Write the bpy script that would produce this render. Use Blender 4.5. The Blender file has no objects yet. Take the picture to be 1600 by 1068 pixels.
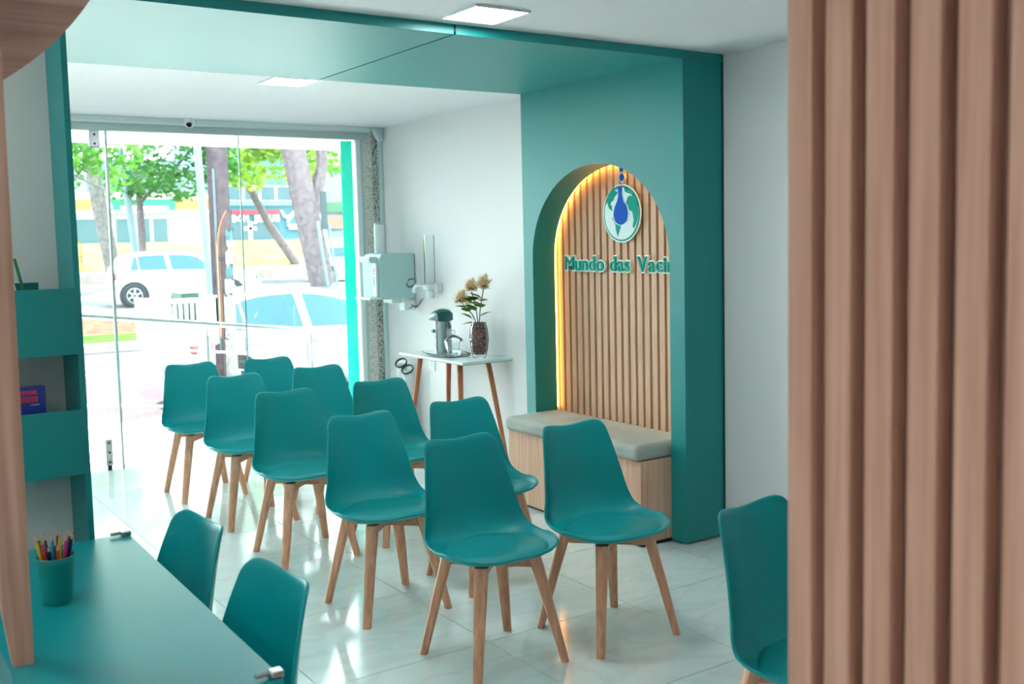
import bpy, bmesh, math, random
from mathutils import Vector, Matrix
random.seed(7)
S = bpy.context.scene
COL = S.collection
PI = math.pi

# ------------------------------------------------------------------ camera
cd = bpy.data.cameras.new('camera')
cam = bpy.data.objects.new('camera', cd); COL.objects.link(cam)
CR = Vector((0.825358, -0.564167, -0.022400)); CU = None
def cam_axes(yaw, pit, rol):
    f = Vector((math.sin(yaw)*math.cos(pit), math.cos(yaw)*math.cos(pit), -math.sin(pit)))
    r = Vector((math.cos(yaw), -math.sin(yaw), 0)); d = f.cross(r)
    return math.cos(rol)*r+math.sin(rol)*d, -math.sin(rol)*r+math.cos(rol)*d, f
_r, _d, _f = cam_axes(.599081, .0843067, .0224779)
cam.matrix_world = Matrix(((_r.x, -_d.x, -_f.x, 0), (_r.y, -_d.y, -_f.y, 0), (_r.z, -_d.z, -_f.z, 1.60), (0, 0, 0, 1)))
cd.sensor_width = 36; cd.lens = 1618.86*36/1600
cd.shift_x = (800-807.4935)/1600; cd.shift_y = (506.0243-534)/1600
cd.clip_start = .05; cd.clip_end = 400
cd.dof.use_dof = True; cd.dof.focus_distance = 4.3; cd.dof.aperture_fstop = 4.5
S.camera = cam

# ------------------------------------------------------------------ sky, sun, exposure
w = bpy.data.worlds.new('sky'); S.world = w; w.use_nodes = True
bg = w.node_tree.nodes['Background']
bg.inputs[0].default_value = (.84, .97, 1, 1); bg.inputs[1].default_value = 4.4
sl = bpy.data.lights.new('sun', 'SUN'); sl.energy = 19.0; sl.angle = .02; sl.color = (1, .95, .86)
so = bpy.data.objects.new('sun', sl); COL.objects.link(so)
so.rotation_euler = Vector((-.22, -.48, -.85)).to_track_quat('-Z', 'Y').to_euler()
vs = S.view_settings
vs.view_transform = 'Standard'; vs.look = 'None'; vs.gamma = 1; vs.use_curve_mapping = False
vs.exposure = 1.58
PANEL = 20.0        # strength of the ceiling panels

# ------------------------------------------------------------------ materials
MATS = {}
def s2l(c):
    return tuple((v/255/12.92 if v <= 10 else ((v/255+.055)/1.055)**2.4) for v in c)
def _new(name):
    m = bpy.data.materials.new(name); m.use_nodes = True
    return m, m.node_tree.nodes, m.node_tree.links, m.node_tree.nodes['Principled BSDF']
def mat(name, rgb, rough=.5, metal=0, spec=.5, bump=0, bscale=200, var=0, vscale=6, coat=0):
    """plain surface: colour (sRGB 0-255), optional fine bump and slight colour variation"""
    if name in MATS: return MATS[name]
    m, N, L, p = _new(name)
    c = s2l(rgb)
    p.inputs['Base Color'].default_value = (*c, 1); p.inputs['Roughness'].default_value = rough
    p.inputs['Metallic'].default_value = metal; p.inputs['Specular IOR Level'].default_value = spec
    p.inputs['Coat Weight'].default_value = coat
    tc = N.new('ShaderNodeTexCoord')
    if bump:
        n = N.new('ShaderNodeTexNoise'); n.inputs['Scale'].default_value = bscale; n.inputs['Detail'].default_value = 3
        b = N.new('ShaderNodeBump'); b.inputs['Strength'].default_value = bump; b.inputs['Distance'].default_value = .002
        L.new(tc.outputs['Object'], n.inputs['Vector']); L.new(n.outputs['Fac'], b.inputs['Height']); L.new(b.outputs[0], p.inputs['Normal'])
    if var:
        n = N.new('ShaderNodeTexNoise'); n.inputs['Scale'].default_value = vscale; n.inputs['Detail'].default_value = 4
        r = N.new('ShaderNodeValToRGB')
        r.color_ramp.elements[0].position = .3; r.color_ramp.elements[1].position = .7
        r.color_ramp.elements[0].color = (*[v*(1-var) for v in c], 1); r.color_ramp.elements[1].color = (*[min(1, v*(1+var)) for v in c], 1)
        L.new(tc.outputs['Object'], n.inputs['Vector']); L.new(n.outputs['Fac'], r.inputs[0]); L.new(r.outputs[0], p.inputs['Base Color'])
    MATS[name] = m
    return m
def wood(name, a, b, axis='z', rough=.45, scale=1):
    if name in MATS: return MATS[name]
    m, N, L, p = _new(name)
    tc = N.new('ShaderNodeTexCoord'); mp = N.new('ShaderNodeMapping'); oi = N.new('ShaderNodeObjectInfo')
    sc = [70*scale, 70*scale, 70*scale]; sc['xyz'.index(axis)] = 2.2*scale
    mp.inputs['Scale'].default_value = sc
    n = N.new('ShaderNodeTexNoise'); n.noise_dimensions = '4D'; n.inputs['Scale'].default_value = 1; n.inputs['Detail'].default_value = 5; n.inputs['Distortion'].default_value = .4
    mu = N.new('ShaderNodeMath'); mu.operation = 'MULTIPLY'; mu.inputs[1].default_value = 20
    r = N.new('ShaderNodeValToRGB')
    r.color_ramp.elements[0].position = .34; r.color_ramp.elements[1].position = .68
    r.color_ramp.elements[0].color = (*s2l(b), 1); r.color_ramp.elements[1].color = (*s2l(a), 1)
    L.new(tc.outputs['Object'], mp.inputs['Vector']); L.new(mp.outputs[0], n.inputs['Vector'])
    L.new(oi.outputs['Random'], mu.inputs[0]); L.new(mu.outputs[0], n.inputs['W'])
    L.new(n.outputs['Fac'], r.inputs[0]); L.new(r.outputs[0], p.inputs['Base Color'])
    p.inputs['Roughness'].default_value = rough; p.inputs['Specular IOR Level'].default_value = .35
    MATS[name] = m
    return m
def glassy(name, tint, gloss=1.0, rough=.02, ior=1.5):
    """thin clear sheet: transparent plus a fresnel reflection"""
    if name in MATS: return MATS[name]
    m = bpy.data.materials.new(name); m.use_nodes = True; N = m.node_tree.nodes; L = m.node_tree.links
    N.remove(N['Principled BSDF']); out = N['Material Output']
    t = N.new('ShaderNodeBsdfTransparent'); t.inputs[0].default_value = (*tint, 1)
    g = N.new('ShaderNodeBsdfGlossy'); g.inputs['Roughness'].default_value = rough; g.inputs[0].default_value = (gloss, gloss, gloss, 1)
    f = N.new('ShaderNodeFresnel'); f.inputs[0].default_value = ior
    x = N.new('ShaderNodeMixShader'); L.new(f.outputs[0], x.inputs[0]); L.new(t.outputs[0], x.inputs[1]); L.new(g.outputs[0], x.inputs[2])
    L.new(x.outputs[0], out.inputs[0]); MATS[name] = m
    return m
def emit(name, rgb, strength):
    if name in MATS: return MATS[name]
    m = bpy.data.materials.new(name); m.use_nodes = True; N = m.node_tree.nodes; L = m.node_tree.links
    N.remove(N['Principled BSDF']); e = N.new('ShaderNodeEmission'); e.inputs[0].default_value = (*rgb, 1); e.inputs[1].default_value = strength
    L.new(e.outputs[0], N['Material Output'].inputs[0]); MATS[name] = m
    return m
def speckle(name, base, dark, scale, rough=.3):
    if name in MATS: return MATS[name]
    m, N, L, p = _new(name)
    tc = N.new('ShaderNodeTexCoord'); v = N.new('ShaderNodeTexNoise'); v.inputs['Scale'].default_value = scale; v.inputs['Detail'].default_value = 6
    r = N.new('ShaderNodeValToRGB'); r.color_ramp.elements[0].position = .40; r.color_ramp.elements[1].position = .56
    r.color_ramp.elements[0].color = (*s2l(dark), 1); r.color_ramp.elements[1].color = (*s2l(base), 1)
    L.new(tc.outputs['Object'], v.inputs['Vector']); L.new(v.outputs['Fac'], r.inputs[0]); L.new(r.outputs[0], p.inputs['Base Color'])
    p.inputs['Roughness'].default_value = rough; MATS[name] = m
    return m
def marble(name):
    m, N, L, p = _new(name)
    g = N.new('ShaderNodeNewGeometry')
    mp = N.new('ShaderNodeMapping'); mp.inputs['Rotation'].default_value = (0, 0, .5); mp.inputs['Scale'].default_value = (1.2, 3.2, 1)
    n = N.new('ShaderNodeTexNoise'); n.inputs['Scale'].default_value = 1.6; n.inputs['Detail'].default_value = 6; n.inputs['Distortion'].default_value = 1.2
    r = N.new('ShaderNodeValToRGB'); e = r.color_ramp.elements
    e[0].position = .44; e[0].color = (*s2l((214, 226, 223)), 1); e[1].position = .5; e[1].color = (*s2l((207, 218, 216)), 1)
    x = e.new(.56); x.color = (*s2l((215, 227, 224)), 1)
    L.new(g.outputs['Position'], mp.inputs['Vector']); L.new(mp.outputs[0], n.inputs['Vector']); L.new(n.outputs['Fac'], r.inputs[0]); L.new(r.outputs[0], p.inputs['Base Color'])
    p.inputs['Roughness'].default_value = .10; p.inputs['Specular IOR Level'].default_value = .6
    n2 = N.new('ShaderNodeTexNoise'); n2.inputs['Scale'].default_value = 5; b = N.new('ShaderNodeBump'); b.inputs['Strength'].default_value = .05; b.inputs['Distance'].default_value = .01
    L.new(g.outputs['Position'], n2.inputs['Vector']); L.new(n2.outputs['Fac'], b.inputs['Height']); L.new(b.outputs[0], p.inputs['Normal'])
    MATS[name] = m
    return m

TEAL = mat('teal_laminate', (0, 136, 136), .42, spec=.55, bump=.06, bscale=350)
TEALD = mat('teal_desk_laminate', (0, 140, 146), .32, spec=.6, bump=.05, bscale=350)
PLASTIC = mat('teal_plastic', (0, 152, 156), .4, spec=.35)
PADM = mat('teal_leatherette', (0, 152, 156), .5, bump=.25, bscale=420)
WHITEW = mat('white_wall_paint', (230, 228, 229), .6, bump=.05, bscale=90)
CEILM = mat('white_ceiling_paint', (233, 231, 234), .7)
LEGW = wood('beech_wood', (234, 176, 144), (208, 146, 114), 'z', .42)
LEGWX = wood('beech_wood_bars', (230, 170, 138), (206, 144, 112), 'x', .42)
SLATW = wood('slat_wood', (226, 176, 154), (202, 150, 128), 'z', .5)
NICHEW = wood('niche_slat_wood', (230, 188, 160), (210, 164, 134), 'z', .5)
BENCHW = wood('bench_wood', (234, 190, 164), (208, 158, 132), 'z', .5)
POSTW = wood('walnut_post', (208, 164, 144), (174, 130, 112), 'z', .5, .8)
DISCW = wood('walnut_disc', (216, 172, 156), (184, 140, 128), 'x', .5, .8)
DARKB = mat('dark_backing', (46, 25, 15), .7)
BLACK = mat('black_plastic', (18, 20, 22), .4)
STEEL = mat('steel', (190, 195, 196), .25, 1)
ALU = mat('aluminium', (190, 205, 204), .35, .6)
MARB = marble('porcelain_tile')
GROUT = mat('grout', (128, 138, 136), .8)
GLASS = glassy('window_glass', (.95, .985, .975))
CLEARJ = glassy('ribbed_glass', (.95, .98, .98), 1, .12, 1.3)
CLEAR = glassy('clear_glassware', (.97, .99, .99), 1, .08, 1.13)
WPLA = mat('white_plastic', (226, 232, 232), .35)

# ------------------------------------------------------------------ mesh helpers
class B:
    def __init__(s): s.bm = bmesh.new()
    def faces(s, vs, fs):
        v = [s.bm.verts.new(p) for p in vs]
        for f in fs:
            try: s.bm.faces.new([v[i] for i in f])
            except ValueError: pass
        return s
    def box(s, x0, x1, y0, y1, z0, z1):
        return s.faces([(x0,y0,z0),(x1,y0,z0),(x1,y1,z0),(x0,y1,z0),(x0,y0,z1),(x1,y0,z1),(x1,y1,z1),(x0,y1,z1)],
                       [(0,3,2,1),(4,5,6,7),(0,1,5,4),(1,2,6,5),(2,3,7,6),(3,0,4,7)])
    def prism(s, pts, axis, a, b):
        """polygon extruded along an axis; pts are the two other coordinates in xyz order"""
        def P(p, t): return {'x': (t, p[0], p[1]), 'y': (p[0], t, p[1]), 'z': (p[0], p[1], t)}[axis]
        n = len(pts); vs = [P(p, a) for p in pts]+[P(p, b) for p in pts]
        fs = [tuple(range(n)), tuple(range(2*n-1, n-1, -1))]+[(i, (i+1) % n, n+(i+1) % n, n+i) for i in range(n)]
        return s.faces(vs, fs)
    def loft(s, rings, cap=True, closed=True):
        n = len(rings[0]); vs = [p for r in rings for p in r]; fs = []
        for k in range(len(rings)-1):
            for i in range(n if closed else n-1):
                j = (i+1) % n; fs.append((k*n+i, k*n+j, (k+1)*n+j, (k+1)*n+i))
        if cap: fs += [tuple(range(n-1, -1, -1)), tuple((len(rings)-1)*n+i for i in range(n))]
        return s.faces(vs, fs)
    def lathe(s, prof, c=(0,0,0), n=24, cap=True):
        rings = [[(c[0]+r*math.cos(2*PI*i/n), c[1]+r*math.sin(2*PI*i/n), c[2]+z) for i in range(n)] for r, z in prof]
        return s.loft(rings, cap)
    def tube(s, path, r, n=8, r1=None):
        path = [Vector(p) for p in path]; rings = []; m = len(path)
        for k, p in enumerate(path):
            t = (path[min(k+1, m-1)]-path[max(k-1, 0)]).normalized()
            u = t.cross(Vector((0,0,1)) if abs(t.z) < .95 else Vector((1,0,0))).normalized(); v = t.cross(u)
            rr = r if r1 is None else r+(r1-r)*k/(m-1)
            rings.append([tuple(p+rr*(math.cos(2*PI*i/n)*u+math.sin(2*PI*i/n)*v)) for i in range(n)])
        return s.loft(rings)
    def done(s, name, m, parent=None, bevel=0, smooth=False, seg=2, local=False):
        if parent is not None and not local:
            r = parent
            while r.parent: r = r.parent
            bmesh.ops.translate(s.bm, vec=-r.location, verts=s.bm.verts)
        bmesh.ops.recalc_face_normals(s.bm, faces=s.bm.faces)
        me = bpy.data.meshes.new(name); s.bm.to_mesh(me); s.bm.free()
        me.materials.append(m)
        if smooth:
            for p in me.polygons: p.use_smooth = True
            if smooth == 'auto': me.set_sharp_from_angle(angle=.7)
        o = bpy.data.objects.new(name, me); COL.objects.link(o)
        if parent is not None: o.parent = parent
        if bevel:
            md = o.modifiers.new('bevel', 'BEVEL'); md.width = bevel; md.segments = seg; md.limit_method = 'ANGLE'
            for p in me.polygons: p.use_smooth = True
            me.set_sharp_from_angle(angle=.9) if False else None
            md.harden_normals = True
        return o
def tag(o, label=None, cat=None, group=None, kind=None):
    if label: o['label'] = label
    if cat: o['category'] = cat
    if group: o['group'] = group
    if kind: o['kind'] = kind
    return o
def thing(name, label, cat, loc=(0,0,0), rz=0, group=None):
    o = bpy.data.objects.new(name, None); o.empty_display_size = .1; COL.objects.link(o)
    o.location = loc; o.rotation_euler = (0, 0, rz)
    return tag(o, label, cat, group)
def struct(o): o['kind'] = 'structure'; return o
def copy_tree(o, parent=None):
    c = o.copy(); COL.objects.link(c); c.parent = parent
    for ch in o.children: copy_tree(ch, c)
    return c
def bx(name, m, parent, *a, bevel=0): return B().box(*a).done(name, m, parent, bevel)

# ------------------------------------------------------------------ room shell
XW, YG, ZC = 3.913, 7.70, 2.497          # right wall, glass front, ceiling
XL, YB = -2.4, -3.0
TS, TX, TY = .7125, 2.137, 3.378          # floor tile module and joint origin
floor = struct(bx('floor', GROUT, None, XL-.1, XW+.1, YB-.1, YG+.02, -.06, -.0035))
def cuts(a, b, o):
    k = math.ceil((a-o)/TS+1e-6); c = [a]
    while o+k*TS < b-.02: c.append(o+k*TS); k += 1
    return c+[b]
xs, ys = cuts(XL, XW, TX), cuts(YB, YG, TY); G = .0016; tcache = {}
for i in range(len(xs)-1):
    for j in range(len(ys)-1):
        lx, ly = round(xs[i+1]-xs[i], 4), round(ys[j+1]-ys[j], 4)
        if (lx, ly) not in tcache:
            o = B().box(G, lx-G, G, ly-G, -.003, 0).done('tile', MARB, floor, local=True); tcache[(lx, ly)] = o.data
        else:
            o = bpy.data.objects.new('tile', tcache[(lx, ly)]); COL.objects.link(o); o.parent = floor
        o.location = (xs[i], ys[j], 0)
ceiling = struct(bx('ceiling', CEILM, None, XL-.1, XW+.1, YB-.1, YG+.25, ZC, ZC+.12))
wall_r = struct(bx('wall_right', WHITEW, None, XW, XW+.15, YB-.1, YG+.25, -.06, ZC+.12))
wall_l = struct(bx('wall_left', WHITEW, None, XL-.1, XL, YB-.1, YG+.25, -.06, ZC+.12))
wall_b = struct(bx('wall_back', WHITEW, None, XL, XW, YB-.1, YB, -.06, ZC))
# granite pier beside the glass
GRAN = speckle('granite', (206, 208, 200), (96, 98, 92), 90)
GRANL = speckle('granite_pale', (232, 226, 222), (196, 192, 186), 60)
pier = struct(bx('trim_1', GRANL, None, 3.765, XW, 7.655, YG+.25, 0, ZC))
tag(bx('pier_face', GRAN, None, 3.838, XW-.004, 7.638, 7.655, 0, ZC-.055), kind='structure')
struct(bx('trim_2', mat('wall_edge_bead', (196, 212, 212), .5), None, XW-.03, XW, 7.60, 7.638, 0, ZC-.06, bevel=.006))

# ------------------------------------------------------------------ glass front
def head_box(n, z0, z1, y0, y1, m): return struct(bx(n, m, None, XL, 3.80, y0, y1, z0, z1, bevel=.004))
head_box('trim_3', 2.463, ZC, 7.585, 7.72, mat('track_cover', (214, 226, 226), .4))
head_box('trim_4', 2.400, 2.463, 7.640, 7.72, ALU)
struct(B().tube([(XL, 7.60, 2.462), (3.80, 7.60, 2.462)], .012, 10).done('trim_5', WPLA, None, smooth=True))
GEDGE = mat('green_glass_edge', (118, 158, 156), .15)
def pane(n, x0, x1, z0=.012, z1=2.405):
    o = struct(bx(n, GLASS, None, x0, x1, 7.690, 7.700, z0, z1))
    return o
door = pane('door_1', .70, 1.783, .02, 2.38); window1 = pane('window_1', 1.80, 2.745); window2 = pane('window_2', 2.753, 3.70); window3 = pane('window_3', XL, .69)
bx('edge_strip', ALU, window1, 1.783, 1.800, 7.682, 7.708, .002, 2.42)
bx('edge_strip', GEDGE, window1, 2.745, 2.7525, 7.689, 7.701, .012, 2.405)
struct(bx('trim_6', WPLA, None, 3.705, 3.745, 7.66, 7.72, 0, 2.40, bevel=.004))
struct(bx('trim_7', ALU, None, 3.745, 3.765, 7.655, 7.72, 0, 2.43, bevel=.003))
FILM = mat('turquoise_film', (56, 208, 194), .5)
_n = FILM.node_tree.nodes; _tr = _n.new('ShaderNodeBsdfTranslucent'); _tr.inputs[0].default_value = (*s2l((56, 208, 194)), 1); _mx = _n.new('ShaderNodeMixShader'); _mx.inputs[0].default_value = .55
FILM.node_tree.links.new(_n['Principled BSDF'].outputs[0], _mx.inputs[1]); FILM.node_tree.links.new(_tr.outputs[0], _mx.inputs[2]); FILM.node_tree.links.new(_mx.outputs[0], _n['Material Output'].inputs[0])
film = tag(bx('window_film', FILM, None, 3.588, 3.688, 7.703, 7.706, .02, 2.395), 'turquoise adhesive film strip down the right edge of the shop window', 'window film')
# hinge patches of the glass door
for nm, x0, x1, z0, z1, lab in (('patch_hinge', 1.677, 1.748, 2.285, 2.462, 'steel patch hinge at the top of the glass door'),
                                ('patch_hinge', 1.672, 1.722, .035, .225, 'steel patch hinge at the foot of the glass door')):
    t = thing(nm, lab, 'hinge', ((x0+x1)/2, 7.685, z0), 0, 'glass door hinges')
    bx('plate', STEEL, t, x0, x1, 7.672, 7.689, z0, z1, bevel=.006)
    for k in range(3):
        zz = z0+(z1-z0)*(.14+.36*k)
        B().prism([((x0+x1)/2+.008*math.cos(a*PI/5), zz+.008*math.sin(a*PI/5)) for a in range(10)], 'y', 7.666, 7.674).done('screw', mat('dark_screw', (70, 80, 82), .3, .8), t)
bx('pivot', BLACK, bpy.data.objects['patch_hinge.001'], 1.682, 1.712, 7.676, 7.70, .002, .036)

# ------------------------------------------------------------------ teal portal with the arched niche
PX, PY0, PY1, PZ = 3.629, 3.815, 5.222, 2.455
AYL, AYR, ASP, ATOP = 5.128, 3.924, 1.47, 1.992
AC, AR, AB = (AYL+AYR)/2, (AYL-AYR)/2, ATOP-ASP
def arch_pts(off=0, n=40, z0=0):
    pts = [(AYR-off, z0)]
    for k in range(n+1):
        a = PI*k/n; c, s_ = math.cos(PI-a), math.sin(a)
        pts.append((AC+(AR+off)*c, ASP+(AB+off)*s_))
    pts.append((AYL+off, z0))
    return pts
portal = thing('portal', 'teal laminate portal spanning the room, with arched wood-slat niche', 'portal', (3.77, 4.52, 0))
ap = arch_pts()
B().prism([(PY0, .012), (AYR, .012)]+ap[1:-1]+[(AYL, .012), (PY1, .012), (PY1, PZ), (PY0, PZ)], 'x', PX, PX+.022).done('front_panel', TEAL, portal)
rev = []
for (y, z), (y2, z2) in zip(arch_pts(0), arch_pts(.012)): rev.append([(PX+.0225, y, z), (3.795, y, z), (3.795, y2, z2), (PX+.0225, y2, z2)])
B().loft(rev).done('arch_reveal', TEAL, portal, smooth='auto')
bx('side_panel', TEAL, portal, PX+.022, XW-.012, PY0+.006, PY0+.026, .012, PZ)
bx('side_panel', TEAL, portal, PX+.022, XW-.002, PY1-.02, PY1, .012, PZ)
bx('corner_bead', mat('teal_dark_edge', (0, 70, 72), .5), portal, XW-.012, XW-.002, PY0+.001, PY0+.02, .012, ZC-.002)
bx('plinth', BLACK, portal, PX+.03, XW-.004, PY0+.03, PY0+.09, .0, .013)
bx('plinth', BLACK, portal, PX+.03, PX+.06, PY0+.03, AYR, .0, .013)
bx('header_board', TEAL, portal, 2.327, XW-.013, PY0-.002, PY1, PZ, ZC-.001)
bx('header_board', TEAL, portal, .45, 2.315, PY0-.002, PY1, PZ, ZC-.001)
bx('groove_channel', BLACK, portal, 2.315, 2.327, PY0, PY1, PZ+.012, ZC-.001)
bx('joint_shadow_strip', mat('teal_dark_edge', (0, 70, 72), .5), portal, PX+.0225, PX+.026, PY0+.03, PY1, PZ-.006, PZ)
for y in (PY0+.05, PY0+.12): B().lathe([(.009, 0), (.009, .006), (.005, .012)], (PX+.013, y, 0), 10).done('leveller', STEEL, portal)
B().lathe([(.0, -.006), (.007, -.005), (.009, 0), (.007, .005), (0, .006)], (0,0,0), 14).done('door_knob', BLACK, portal, smooth=True).location = Vector((3.862, PY0, .92))-portal.location
backp = bx('back_panel', DARKB, portal, 3.845, 3.86, 3.845, PY1-.021, .012, 2.2)
smesh = None
for k in range(24):
    y = 5.0385+.0607*2.-k*.0607
    if y-.021 < 3.85 or y+.021 > 5.2: continue
    if smesh is None:
        o = B().box(3.815-3.77, 3.845-3.77, -.021, .021, .012, 2.15).done('slat', NICHEW, backp, bevel=.0015, seg=1, local=True); smesh = o
    else:
        o = smesh.copy(); COL.objects.link(o); o.parent = backp
    o.location = (0, y-4.52, 0)
led = []
for (y, z) in arch_pts(.008)[1:-1]: led.append((3.8, y, z))
led = [(3.8, AYR-.008, .54)]+led+[(3.8, AYL+.008, .54)]
B().tube(led, .0045, 6).done('led_strip', emit('led_warm', (1, .46, .08), 13), portal)

# bench in the niche
bench = thing('bench', 'wood-clad bench with grey cushion set into the arched niche', 'bench', (3.6, 4.52, 0))
bx('base', BENCHW, bench, 3.422, 3.79, AYR+.004, AYL-.004, .02, .445)
bx('plinth', BLACK, bench, 3.445, 3.78, AYR+.015, AYL-.012, .0, .02)
CUSH = mat('grey_suede', (172, 176, 170), .85, var=.14, vscale=5, bump=.2, bscale=160)
B().box(3.392, 3.805, AYR+.002, AYL-.002, .445, .53).done('cushion', CUSH, bench, bevel=.03, seg=4)

# logo and lettering on the slats
GRN = mat('sign_green', (0, 164, 146), .6, spec=.15); SWH = mat('sign_white', (232, 244, 242), .35); BLU = mat('sign_blue', (0, 92, 200), .6, spec=.15); PALE = mat('sign_pale', (214, 232, 232), .3)
LY, LZ, LX = 4.490, 1.715, 3.812
logo = thing('logo_sign', 'round globe emblem with blue water drop on the niche slats', 'logo', (LX, LY, LZ))
def lpoly(zp, x0, x1): return B().prism([(LY-(a-215)/153*.158, LZ+(500-b)/238*.16) for a, b in zp], 'x', x0, x1)
def disc(r, x0, x1, cy=LY, cz=LZ, n=48, ry=None): return B().prism([(cy+(r if ry is None else ry)*math.cos(2*PI*i/n), cz+r*math.sin(2*PI*i/n)) for i in range(n)], 'x', x0, x1)
disc(.163, 3.795, 3.801).done('rim', SWH, logo); disc(.156, 3.7935, 3.795).done('ring', GRN, logo); disc(.146, 3.792, 3.7935).done('globe', PALE, logo)
for zp in ([(185,275),(150,285),(110,330),(85,400),(78,430),(100,400),(105,430),(115,455),(130,470),(145,472),(135,450),(140,430),(125,430),(130,400),(150,390),(160,360),(180,340),(190,320),(170,310),(160,300),(185,300)],
           [(140,475),(150,500),(140,540),(165,590),(170,640),(185,692),(190,670),(205,630),(210,600),(185,590),(160,565),(150,520),(155,480)],
           [(240,280),(270,300),(320,350),(350,420),(356,500),(348,560),(320,625),(308,610),(318,560),(308,490),(270,465),(258,410),(270,370),(290,355),(310,365),(300,345),(262,330),(248,320)]):
    lpoly(zp, 3.7905, 3.792).done('continent', GRN, logo)
drop = [(188,270),(228,270),(224,340),(237,400),(264,440),(274,500),(264,560),(240,585),(215,596),(188,585),(167,565),(153,510),(163,450),(185,400),(198,350),(196,300)]
cx_, cy_ = 215, 470
lpoly([(cx_+(a-cx_)*1.16, cy_+(b-cy_)*1.05) for a, b in drop], 3.7895, 3.792).done('drop_outline', SWH, logo)
lpoly(drop, 3.787, 3.7895).done('drop', BLU, logo)
for zc, rr in ((1.916, .021), (1.965, .018), (2.008, .015)):
    t = thing('droplet_sign', {1.916: 'blue droplet with white rim just above the globe emblem', 1.965: 'second blue droplet above the globe emblem', 2.008: 'smallest blue droplet, tucked under the top of the arch'}[zc], 'droplet', (LX, LY, zc), 0, 'droplets above the logo')
    disc(rr+.005, 3.80, 3.814, LY, zc, 24, rr*.85+.005).done('rim', SWH, t); disc(rr, 3.797, 3.80, LY, zc, 24, rr*.85).done('drop', BLU, t)
def glyph(ch, off, ext):
    cu = bpy.data.curves.new('t', 'FONT'); cu.body = ch; cu.size = 1; cu.offset = off; cu.extrude = ext; cu.resolution_u = 5
    o = bpy.data.objects.new('t', cu); COL.objects.link(o)
    dg = bpy.context.evaluated_depsgraph_get(); dg.update()
    me = bpy.data.meshes.new_from_object(o.evaluated_get(dg)); bpy.data.objects.remove(o); bpy.data.curves.remove(cu)
    return me
def lettering(words, zbase, cap, xface, cat):
    for word, yl, yr, lab in words:
        gs = [glyph(c, -.006 if c == 'M' else .010, .5) for c in word]; bs = []
        for g in gs:
            xs_ = [v.co.x for v in g.vertices]; bs.append((min(xs_), max(xs_)))
        gap = .095; tot = sum(b-a for a, b in bs)+gap*(len(word)-1); sx = (yl-yr)/tot; sz = cap/.745
        t = thing('sign_word', lab, cat, (xface+.012, (yl+yr)/2, zbase), 0, 'clinic name lettering'); x = 0
        for c, g, (a, b) in zip(word, gs, bs):
            h = glyph(c, .078, .5)
            par = None
            for me, nm, m, d0, d1 in ((g, 'letter', GRN, 0, .008), (h, 'outline', SWH, .008, .022)):
                for v in me.vertices:
                    px, py, pz = v.co
                    v.co = (xface+d0+(.5-pz)*(d1-d0)-t.location.x, yl-(x+px-a)*sx-t.location.y, zbase+py*sz-t.location.z)
                bm = bmesh.new(); bm.from_mesh(me); bmesh.ops.recalc_face_normals(bm, faces=bm.faces); bm.to_mesh(me); bm.free()
                me.materials.clear(); me.materials.append(m)
                o = bpy.data.objects.new(nm, me); COL.objects.link(o); o.parent = t if par is None else par; par = par or o
            x += b-a+gap
lettering([('Mundo', 5.020, 4.655, 'green word MUNDO with white outline on the niche slats'), ('das', 4.597, 4.430, 'green word DAS with white outline between the other two sign words'), ('Vacinas', 4.360, 3.955, 'green word VACINAS, cut off by the right edge of the arch')], 1.392, .089, 3.79, 'lettering')

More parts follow.
